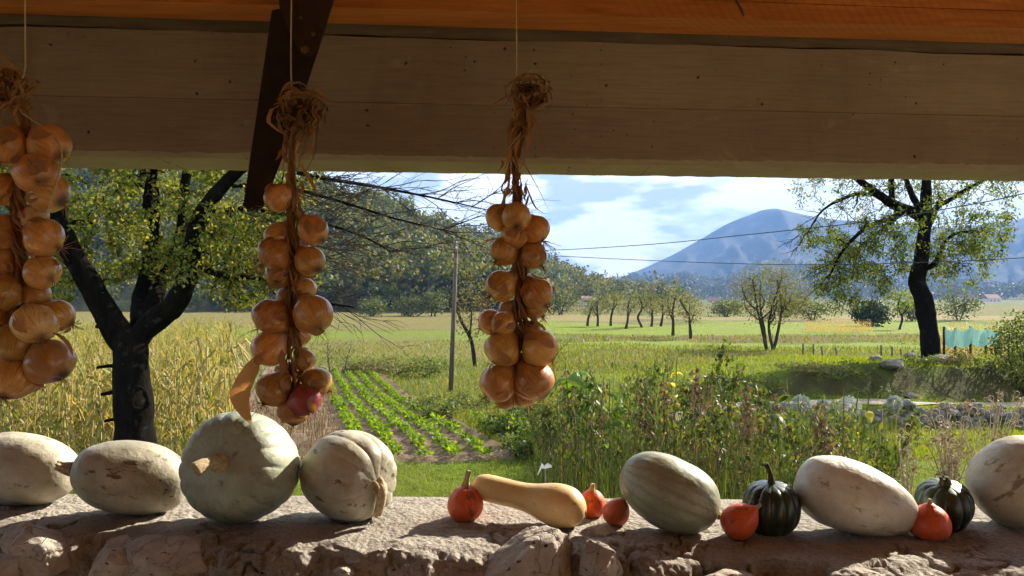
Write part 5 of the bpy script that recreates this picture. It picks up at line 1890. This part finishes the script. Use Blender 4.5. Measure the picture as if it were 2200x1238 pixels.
def braid(name, label, d, axis, onions, cordpx, tuft, seed, husks=()):
    """axis: (px, py) points of the braid from top to bottom; onions: (px, py, r_px, depth, mat)"""
    g_ = np.random.default_rng(seed)
    kx = d / F
    root = empty(name, tuple(at(axis[-1][0], axis[-1][1], d)))
    inv = Matrix.Translation(-root.location)

    def put(o):
        o.matrix_parent_inverse = inv
        return o
    # twisted dry stems
    ax = curve([at(px, py, d) for px, py in axis], 60)
    L = len(ax)
    G = Geo()
    for s in range(26):
        i0 = 0 if s < 12 else int(g_.integers(0, 30))
        i1 = L if s < 14 else int(g_.integers(max(i0 + 8, 32), L + 1))
        p = ax[i0:i1].copy()
        u = np.linspace(0, 1, len(p))
        ph = s * 2.1 + u * 15 + 0.9 * np.sin(u * 9 + s)
        w = kx * (5 + 8 * sm(0.3, 0.5, np.linspace(i0 / L, i1 / L, len(p)))) * (0.35 + 0.85 * g_.uniform())
        p[:, 0] += np.cos(ph) * w + g_.normal(size=len(p)) * 0.0015
        p[:, 1] += np.sin(ph) * w - 0.004 * sm(0.3, 0.5, np.linspace(i0 / L, i1 / L, len(p)))
        r = kx * g_.uniform(2.4, 5.4) * (1 + 0.3 * np.sin(u * 34 + s))
        G.tube(p, r, 5, flat=0.45, twist=0.35)
    # papery shreds lying over the braid
    for s in range(70):
        i = int(g_.integers(8, L))
        o = ax[i] + np.array([g_.normal() * kx * 13, -kx * g_.uniform(2, 22), 0])
        dr = np.array([g_.normal() * 0.45, g_.normal() * 0.25, -1.0 if g_.uniform() < 0.6 else 0.8])
        ln = kx * g_.uniform(18, 55)
        t = np.linspace(0, 1, 6)
        pts = o + dr * (ln * t)[:, None] + g_.normal(size=(6, 3)) * kx * 1.6 + np.array([g_.normal(), -0.6, 0]) * (ln * 0.3 * t ** 2)[:, None]
        G.strip(pts, kx * g_.uniform(4, 10) * np.array([0.5, 1, 0.9, 0.8, 0.5, 0.1]), (1, g_.normal() * 0.6, g_.normal() * 0.3))
    tag(put(G.build('braided_stems', M['husk_dark'], root)), kind='stuff')
    # knotted bundle of dry leaves at the top
    (tx, ty, tr) = tuft
    G = Geo()
    c = at(tx, ty, d)
    for s in range(110):                                  # crumpled wraps
        a0 = g_.uniform(0, 6.28)
        rr = tr * kx * g_.uniform(0.15, 0.95)
        n = 9
        aa = a0 + np.linspace(0, g_.uniform(1.2, 3.6), n) * g_.choice([-1, 1])
        qx, qz = g_.normal() * tr * kx * 0.28, g_.normal() * tr * kx * 0.28
        pts = np.stack([c.x + qx + np.cos(aa) * rr, c.y + np.sin(aa * 1.3 + s) * rr * 0.7 - rr * 0.2, c.z + qz + np.sin(aa) * rr * 0.9], 1) + g_.normal(size=(n, 3)) * kx * 2.6
        G.strip(pts, kx * g_.uniform(4, 11) * np.sin(np.linspace(0.35, 2.9, n)), (g_.normal() * 0.6, 1, g_.normal() * 0.9))
    for s in range(26):                                   # leaves gathered downwards into the braid
        o = np.array([c.x + g_.normal() * tr * kx * 0.32, c.y + g_.normal() * tr * kx * 0.3, c.z + g_.uniform(-0.6, 0.8) * tr * kx])
        e = ax[int(g_.integers(8, 20))] + np.array([g_.normal() * kx * 5, g_.normal() * kx * 5, 0])
        t = np.linspace(0, 1, 8)[:, None]
        pts = o * (1 - t) + e * t + g_.normal(size=(8, 3)) * kx * 2.4 + np.array([g_.normal(), -0.4, 0]) * np.sin(t * math.pi) * kx * 12
        G.strip(pts, kx * g_.uniform(4, 9) * np.array([0.3, 0.9, 1, 0.9, 0.9, 0.8, 0.6, 0.3]), (1, g_.normal(), g_.normal() * 0.3))
    for s in range(40):                                   # loose ends sticking out
        i = int(g_.integers(0, 26))
        o = (np.array(tuple(c)) if s < 20 else ax[i]) + np.array([g_.normal() * kx * 9, g_.normal() * kx * 9, g_.normal() * kx * 8])
        dr = np.array([g_.normal() * 0.9, g_.normal() * 0.6, g_.normal() * 0.7 - 0.35])
        ln = kx * g_.uniform(22, 55)
        t = np.linspace(0, 1, 6)
        pts = o + dr * (ln * t)[:, None] + np.array([0, 0, -1]) * (ln * 0.5 * t ** 2)[:, None]
        G.strip(pts, kx * g_.uniform(2, 6) * np.array([0.8, 1, 0.9, 0.7, 0.45, 0.1]), (g_.normal(), g_.normal(), g_.normal()))
    tag(put(G.build('dry_leaf_tuft', M['husk_dark'], root)), kind='stuff')
    # cord
    G = Geo()
    G.tube(curve([at(px, py, d + dy) for px, py, dy in cordpx], 24), 0.0016, 6)
    put(G.build('cord', M['cord'], root))
    # onions
    for k, (px, py, rp, dz, mt) in enumerate(onions):
        o = link('onion', onion_data(seed * 50 + k, M[mt], g_.uniform(0.80, 0.95), g_.uniform(0.7, 1.15)), root)
        c = at(px, py, d + dz * 0.01)
        # the neck points to the braid, upwards
        ai = np.argmin(np.abs(ax[:, 2] - (c.z + rp * kx * 1.1)))
        tgt = Vector(ax[ai]) + Vector((0, 0, rp * kx * 0.25))
        dirv = (tgt - c).normalized() + Vector(g_.normal(size=3) * 0.12)
        rot_ = dirv.normalized().to_track_quat('Z', 'X').to_matrix().to_4x4()
        s = rp * kx * 1.05
        mw = Matrix.Translation(c) @ rot_ @ Matrix.Scale(s, 4)
        o.matrix_parent_inverse = inv
        o.matrix_basis = mw
        # rootlets
        G = Geo()
        base = c - dirv.normalized() * s * 0.93
        for q in range(9 if g_.uniform() < 0.7 else 22):
            v = Vector(g_.normal(size=3) * 0.75) - dirv.normalized() * 0.5 + Vector((0, 0, -0.25))
            ln = s * g_.uniform(0.25, 0.7)
            G.tube([base, base + v * ln * 0.5, base + v * ln * 0.9 + Vector(g_.normal(size=3) * ln * 0.2)], [0.0009, 0.0007, 0.0004], 3, cap=False)
        ro = tag(G.build('roots', M['root'], o), kind='stuff')
        ro.matrix_parent_inverse = mw.inverted()
        # loose papery skin
        for q in range(int(g_.integers(1, 4))):
            G = Geo()
            v = (Vector(g_.normal(size=3)) + Vector((0, -1.2, -0.1))).normalized()
            tdir = v.cross(Vector(g_.normal(size=3))).normalized()
            pts = [c + (v + tdir * float(u) * 1.0).normalized() * s * (1.01 + 0.12 * (float(u) + 0.5) ** 2) for u in np.linspace(-0.5, 0.5, 5)]
            G.strip(pts, s * np.array([0.1, 0.42, 0.5, 0.35, 0.04]), tuple(v.cross(tdir)))
            ho = G.build('loose_skin', M['husk'], o)
            ho.matrix_parent_inverse = mw.inverted()
    for (pts, wd) in husks:
        G = Geo()
        P = curve([at(px, py, d - 0.04) for px, py in pts], 9)
        G.strip(P, np.array([0.25, 0.7, 0.95, 1.0, 1.0, 0.9, 0.7, 0.45, 0.06]) * wd * kx, (1, 0.25, 0.1))
        put(G.build('husk_leaf', M['husk'], root))
    tag(root, label, 'onion braid', 'onion braids hanging in the opening')
    return root


O, RD, PL = 'onion', 'onion_red', 'onion_pale'
braid('onion_braid', 'middle onion braid beside the saw with one red onion near its foot', 1.74,
      [(632, 215), (640, 260), (628, 330), (628, 400), (628, 480), (632, 560), (632, 640), (630, 720), (634, 790), (632, 850)],
      [(597, 426, 29, -1, O), (673, 495, 33, -2, O), (596, 507, 29, 1, O), (588, 549, 34, -2, O), (666, 562, 31, -2, O), (598, 590, 28, 0, O), (655, 622, 25, 1, O), (672, 675, 42, -3, O), (581, 683, 36, -2, O),
       (577, 750, 38, -2, O), (655, 774, 25, 1, PL), (683, 824, 30, -1, O), (588, 838, 37, -3, O), (655, 862, 33, -4, RD), (630, 882, 32, -1, O), (618, 640, 24, 3, O), (640, 720, 26, 4, O), (640, 530, 24, 4, O), (620, 800, 26, 4, O), (640, 600, 24, 4, O)],
      [(626, -130, 0), (626, 0, 0), (625, 100, 0), (626, 175, 0), (632, 215, 0)], (654, 248, 46), 3,
      husks=[([(549, 768), (535, 800), (517, 840), (520, 875), (540, 912)], 42), ([(604, 752), (608, 790), (602, 812)], 14), ([(645, 352), (668, 390), (682, 415)], 9)])
braid('onion_braid', 'right onion braid hanging alone in the middle of the opening', 1.84,
      [(1112, 195), (1120, 240), (1106, 310), (1108, 370), (1110, 430), (1112, 500), (1115, 560), (1118, 640), (1114, 700), (1116, 760), (1112, 820)],
      [(1071, 468, 29, 0, O), (1110, 466, 30, -4, O), (1150, 495, 30, -1, O), (1104, 508, 28, -2, O), (1082, 541, 29, -1, O), (1145, 550, 29, -1, O), (1076, 616, 32, -2, O), (1155, 632, 33, -2, O), (1150, 658, 29, 1, O),
       (1054, 693, 27, -1, O), (1080, 697, 27, -3, O), (1092, 665, 22, 2, O), (1078, 752, 38, -3, O), (1161, 751, 40, -3, O), (1142, 712, 22, 1, PL), (1070, 824, 39, -2, O), (1147, 818, 41, -2, O), (1086, 852, 28, 2, O),
       (1130, 845, 28, 2, O), (1115, 590, 24, 4, O), (1115, 720, 26, 4, O), (1112, 790, 28, 4, O)],
      [(1109, -130, 0), (1109, 0, 0), (1110, 100, 0), (1110, 170, 0), (1113, 195, 0)], (1136, 208, 38), 4,
      husks=[([(1140, 590), (1165, 600), (1183, 592)], 12), ([(1046, 520), (1065, 515), (1085, 512)], 22), ([(1128, 392), (1140, 425), (1152, 448), (1168, 457)], 4), ([(1095, 395), (1083, 425), (1086, 450)], 7)])
braid('onion_braid', 'left onion braid cut off by the edge of the photo', 1.60,
      [(20, 170), (40, 215), (55, 260), (50, 330), (40, 400), (42, 470), (45, 540), (42, 620), (45, 700), (40, 770), (35, 820)],
      [(18, 316, 41, -2, O), (107, 312, 42, -1, O), (77, 373, 43, -4, O), (105, 415, 40, -1, O), (-8, 408, 36, -1, O), (76, 466, 28, 0, PL), (95, 513, 40, -3, O), (91, 585, 36, -2, O), (8, 632, 38, -2, O),
       (80, 637, 26, 0, O), (124, 680, 34, 0, O), (76, 696, 43, -4, PL), (-12, 690, 36, 0, O), (30, 738, 42, -3, O), (107, 778, 47, -3, O), (30, 810, 48, -2, O), (2, 500, 38, 0, O), (5, 565, 34, 1, O), (-20, 770, 38, 0, O), (60, 730, 28, 4, O)],
      [(54, -150, 0.0), (54, 0, 0), (54, 100, 0), (53, 155, 0), (36, 195, -0.01), (44, 240, -0.01), (110, 285, -0.035), (133, 330, -0.05), (125, 380, -0.055), (98, 470, -0.05)], (22, 195, 44), 5,
      husks=[([(100, 712), (130, 722), (150, 745), (156, 765)], 10), ([(0, 705), (35, 690), (65, 680)], 14), ([(0, 118), (20, 135), (45, 160)], 5)])


# ------------------------------------------------------------------ gourds on the wall
def gourd_obj(name, label, cat, cx, cy, d, Lpx, Dpx, axis, mat, ribs=0, depth=0.0, n=2.2, egg=0.0, dimple=0.0, nob=0.0, lump=0.02, seed=0, profile=None, group=None, roll=0.0, ribpow=0.6, res=(72, 44), ribend=True):
    """axis: direction of the stem end; Lpx along the axis, Dpx across"""
    kx = d / F
    na_, nz_ = res
    t = np.linspace(-1, 1, nz_)
    t = np.sign(t) * (1 - (1 - np.abs(t)) ** 1.5)
    if profile is None:
        r = (np.clip(1 - np.abs(t) ** n, 0, 1)) ** (1 / n)
        r = r * (1 + egg * t)
    else:
        r = np.interp(t, *zip(*profile))
        k = np.array([1, 2, 3, 4, 3, 2, 1], float)
        r2 = np.convolve(np.pad(r, 3, mode='edge'), k / k.sum(), 'valid')
        cap = np.clip(1 - np.abs(t) ** 8, 0, 1) ** 0.5
        r = r2 * cap
    z = t * Lpx / 2 * kx
    z = z - dimple * kx * Lpx / 2 * np.exp(-((1 - t) / 0.16) ** 2) + 0.6 * dimple * kx * Lpx / 2 * np.exp(-((1 + t) / 0.14) ** 2)
    z = z + nob * kx * np.exp(-((1 - t) / 0.05) ** 2) * (1 if nob > 0 else 0)
    th = np.linspace(0, 2 * math.pi, na_, endpoint=False) + roll
    RR = np.broadcast_to((r * Dpx / 2 * kx)[:, None], (nz_, na_)).copy()
    if ribs:
        ph_ = th * ribs / 2 + 0.25 * np.sin(th * 2 + seed)
        RR *= 1 - depth * (1 - np.abs(np.sin(ph_)) ** ribpow)[None] * (0.15 + 0.85 * np.clip(t, -0.3, 1) ** 2 if ribend else 0.75 + 0.25 * np.abs(t))[:, None]
    V = np.stack([RR * np.cos(th), RR * np.sin(th), np.broadcast_to(z[:, None], RR.shape)], -1).reshape(-1, 3)
    S = Dpx * kx
    V = V * (1 + lump * fbm(V / S, 1.35, 3, seed + 3)[:, None]) + 0.0
    rotm = Vector(axis).normalized().to_track_quat('Z', 'Y').to_matrix()
    R3 = np.array(rotm)
    c = np.array(at(cx, cy, d))
    Wd = V @ R3.T
    low = Wd[:, 2].min()
    c[2] = max(c[2], LEDGE - low - 0.004) if c[2] + low < LEDGE - 0.004 else LEDGE - low - 0.004
    Wz = Wd[:, 2] + c[2]
    Wd[:, 2] = np.where(Wz < LEDGE + 0.001, LEDGE + 0.001 - c[2], Wd[:, 2])
    V = Wd @ R3
    i, j = np.meshgrid(np.arange(nz_ - 1), np.arange(na_), indexing='ij')
    j2 = (j + 1) % na_
    q = np.stack([i * na_ + j, i * na_ + j2, (i + 1) * na_ + j2, (i + 1) * na_ + j], -1).reshape(-1, 4)
    o = link(name, mesh_data(name, V, q, None, M[mat]))
    o.matrix_world = Matrix.Translation(Vector(c)) @ rotm.to_4x4()
    tag(o, label, cat, group)
    o['_k'] = kx
    o['_top'] = float(z[-1])
    o['_bot'] = float(z[0])
    return o


def stem_part(o, pts, radii, mat='stem', ridged=True, name='stem'):
    """pts in px units in the gourd's local frame, z from the stem end"""
    kx, zt = o['_k'], o['_top']
    P = curve([(x * kx, y * kx, zt + z * kx) for x, y, z in pts], 14)
    r = np.interp(np.linspace(0, 1, 14), np.linspace(0, 1, len(radii)), radii) * kx
    G = Geo()
    G.tube(P, r * 0.8, 10, twist=0.04)
    if ridged:
        for k in range(5):
            a = k / 5 * 6.28
            off = np.stack([np.cos(a + np.arange(14) * 0.04) * r * 0.72, np.sin(a + np.arange(14) * 0.04) * r * 0.72, np.zeros(14)], 1)
            G.tube(P + off, r * 0.33, 5)
    return G.build(name, M[mat], o)


def local_dir(o, world_vec):
    return o.matrix_world.to_3x3().inverted() @ Vector(world_vec)


def scar(o, r, mat='scar'):
    kx, zb = o['_k'], o['_bot']
    G = Geo()
    G.tube([(0, 0, zb + 3 * kx), (0, 0, zb - 0.5 * kx), (0, 0, zb - 2.0 * kx)], [r * kx, r * kx, r * kx * 0.5], 10)
    return G.build('blossom_scar', M[mat], o)


p = gourd_obj('pumpkin', 'cream oblong pumpkin cut off by the left edge of the photo', 'pumpkin', 40, 1000, 2.13, 260, 152, (-1, 0.15, 0.1), 'g_cream', 10, 0.02, 2.3, lump=0.05, seed=1)
p = gourd_obj('pumpkin', 'beige oblong pumpkin with a short stub stem on its left end', 'pumpkin', 278, 1027, 2.03, 240, 152, (-1, -0.25, 0.22), 'g_beige', 10, 0.02, 2.3, -0.06, lump=0.055, seed=2)
stem_part(p, [(0, 0, -6), (0, 0, 6), (1, 2, 16), (2, 4, 24)], [16, 13, 11, 10])
p = gourd_obj('pumpkin', 'largest round grey-green pumpkin with its stem facing the camera', 'pumpkin', 517, 1010, 1.96, 208, 242, (-0.20, -0.93, 0.30), 'g_grey', 18, 0.12, 2.5, 0.0, 0.16, lump=0.06, seed=3, ribpow=0.4, res=(216, 72))
ld = local_dir(p, (-0.45, -0.1, -0.60))
stem_part(p, [(4, 0, -20), (0, 0, 10), (ld.x * 6, ld.y * 6, 30), (ld.x * 18, ld.y * 18, 46), (ld.x * 30, ld.y * 30, 54)], [40, 21, 16, 17, 19], ridged=False)
p = gourd_obj('pumpkin', 'beige-grey pumpkin with a thick curled stem on its right side', 'pumpkin', 753, 1018, 1.99, 208, 192, (0.80, -0.62, -0.12), 'g_beige', 13, 0.17, 2.3, 0.0, 0.14, lump=0.045, seed=4, ribpow=0.45, res=(182, 64))
ld = local_dir(p, (0.2, -0.25, -1.0))
stem_part(p, [(0, 0, -12), (0, 0, 6), (ld.x * 14 - 2, ld.y * 14, 14), (ld.x * 38, ld.y * 38, 12), (ld.x * 58, ld.y * 58, 8)], [24, 15, 13, 12, 10])
p = gourd_obj('small_squash', 'small red-orange squash with an upright stem at the left end of the butternut', 'squash', 1000, 1075, 1.97, 78, 78, (0.05, -0.1, 1), 'g_orange', 10, 0.03, 2.0, -0.12, seed=5, group='small red-orange squashes')
stem_part(p, [(0, 0, -6), (0, 0, 6), (2, 0, 20), (5, 0, 32)], [13, 7, 5.5, 6.5])
p = gourd_obj('butternut_squash', 'long pale butternut squash lying on its side', 'squash', 1132, 1082, 1.95, 262, 92, (-1, 0.35, 0.16), 'g_butternut', 0, 0, profile=[(-1, 0.72), (-0.9, 0.86), (-0.75, 0.97), (-0.55, 1.0), (-0.35, 0.92), (-0.15, 0.74), (0.05, 0.64), (0.3, 0.62), (0.6, 0.64), (0.85, 0.64), (0.95, 0.58), (1, 0.45)], lump=0.015, seed=6, res=(64, 60))
scar(p, 5)
p = gourd_obj('small_squash', 'small red-orange squash behind the thick end of the butternut', 'squash', 1272, 1086, 2.0, 64, 58, (0.0, -0.15, 1), 'g_orange', 10, 0.03, 2.0, -0.12, seed=7, group='small red-orange squashes')
stem_part(p, [(0, 0, -5), (0, 0, 4), (1, 0, 12)], [10, 6, 5])
p = gourd_obj('small_squash', 'tiny brownish-red pointed squash left of the striped squash', 'squash', 1326, 1099, 1.93, 66, 56, (0.32, -0.45, 0.85), 'g_brownred', 9, 0.05, 1.9, -0.28, nob=6, seed=8, group='small red-orange squashes')
stem_part(p, [(0, 0, -3), (0, 0, 4), (1, 0, 8)], [5, 3.5, 2.5])
p = gourd_obj('striped_squash', 'oval grey-green squash with pale stripes', 'squash', 1441, 1060, 1.88, 222, 152, (0.86, -0.22, -0.38), 'g_striped', 12, 0.02, 2.25, 0.0, seed=9, lump=0.04, res=(96, 48))
scar(p, 10)
stem_part(p, [(0, 0, -4), (0, 0, 4), (0, 3, 9)], [9, 6, 5])
p = gourd_obj('dark_squash', 'dark green ribbed squash with a tall curved stem left of the white squash', 'squash', 1656, 1086, 1.86, 124, 122, (-0.02, -0.12, 1), 'g_dark', 11, 0.13, 2.2, 0.0, 0.10, seed=10, lump=0.015, res=(176, 44), group='dark green ribbed squashes', ribpow=0.55, ribend=False)
stem_part(p, [(0, 0, -12), (0, 0, 4), (-3, 0, 22), (-12, 0, 42)], [13, 7, 5.5, 6.5], 'stem_dark')
p = gourd_obj('small_squash', 'red-orange squash leaning on the left dark green squash', 'squash', 1590, 1112, 1.82, 84, 74, (0.62, -0.25, 0.6), 'g_orange', 8, 0.015, 2.1, -0.16, nob=5, seed=11, group='small red-orange squashes')
stem_part(p, [(0, 0, -2), (0, 0, 5), (2, 0, 11)], [6, 4.5, 3])
p = gourd_obj('white_squash', 'large smooth white oblong squash right of the middle of the wall', 'squash', 1838, 1065, 1.86, 262, 150, (0.93, -0.12, -0.30), 'g_white', 8, 0.012, 2.25, -0.13, seed=12, lump=0.045, res=(96, 48))
stem_part(p, [(0, 0, -3), (0, 0, 4)], [8, 5])
p = gourd_obj('dark_squash', 'dark green ribbed squash with a short stub stem near the right edge', 'squash', 2027, 1083, 1.90, 112, 116, (-0.08, -0.30, 1), 'g_dark', 11, 0.12, 2.2, 0.0, 0.10, seed=13, lump=0.015, res=(176, 44), group='dark green ribbed squashes', ribpow=0.55, ribend=False)
stem_part(p, [(0, 0, -12), (0, 0, 4), (-3, 0, 14)], [16, 11, 10], 'stem_dark')
p = gourd_obj('small_squash', 'glossy red-orange squash in front of the right dark green squash', 'squash', 1997, 1116, 1.82, 76, 84, (-0.05, -0.1, 1), 'g_orange', 8, 0.015, 2.1, -0.16, nob=4, seed=14, group='small red-orange squashes')
stem_part(p, [(0, 0, -2), (0, 0, 5), (1, 0, 9)], [6, 5, 4])
p = gourd_obj('pumpkin', 'pale cream pumpkin with a broken stem at the right edge of the photo', 'pumpkin', 2185, 1050, 1.92, 205, 175, (0.62, -0.35, 0.62), 'g_cream', 10, 0.03, 2.3, 0.0, 0.06, lump=0.05, seed=15, res=(96, 48))
stem_part(p, [(0, 0, -10), (0, 0, 6), (-3, 0, 20), (-2, 2, 26)], [18, 13, 12, 10])
for o in bpy.data.objects:
    for k in ('_k', '_top', '_bot'):
        if k in o:
            del o[k]

# ------------------------------------------------------------------ air
k = NT('haze_air')
pv_ = k.n('VolumePrincipled', {'Color': (0.23, 0.44, 0.90, 1), 'Density': 0.0002, 'Anisotropy': 0.0})
k.done(pv_.outputs[0], 'Volume')
g = Geo()
g.box((-6000, -5700, -40), (6000, 5700, 640))
tag(g.build('haze', k.m, smooth=False), kind='stuff')
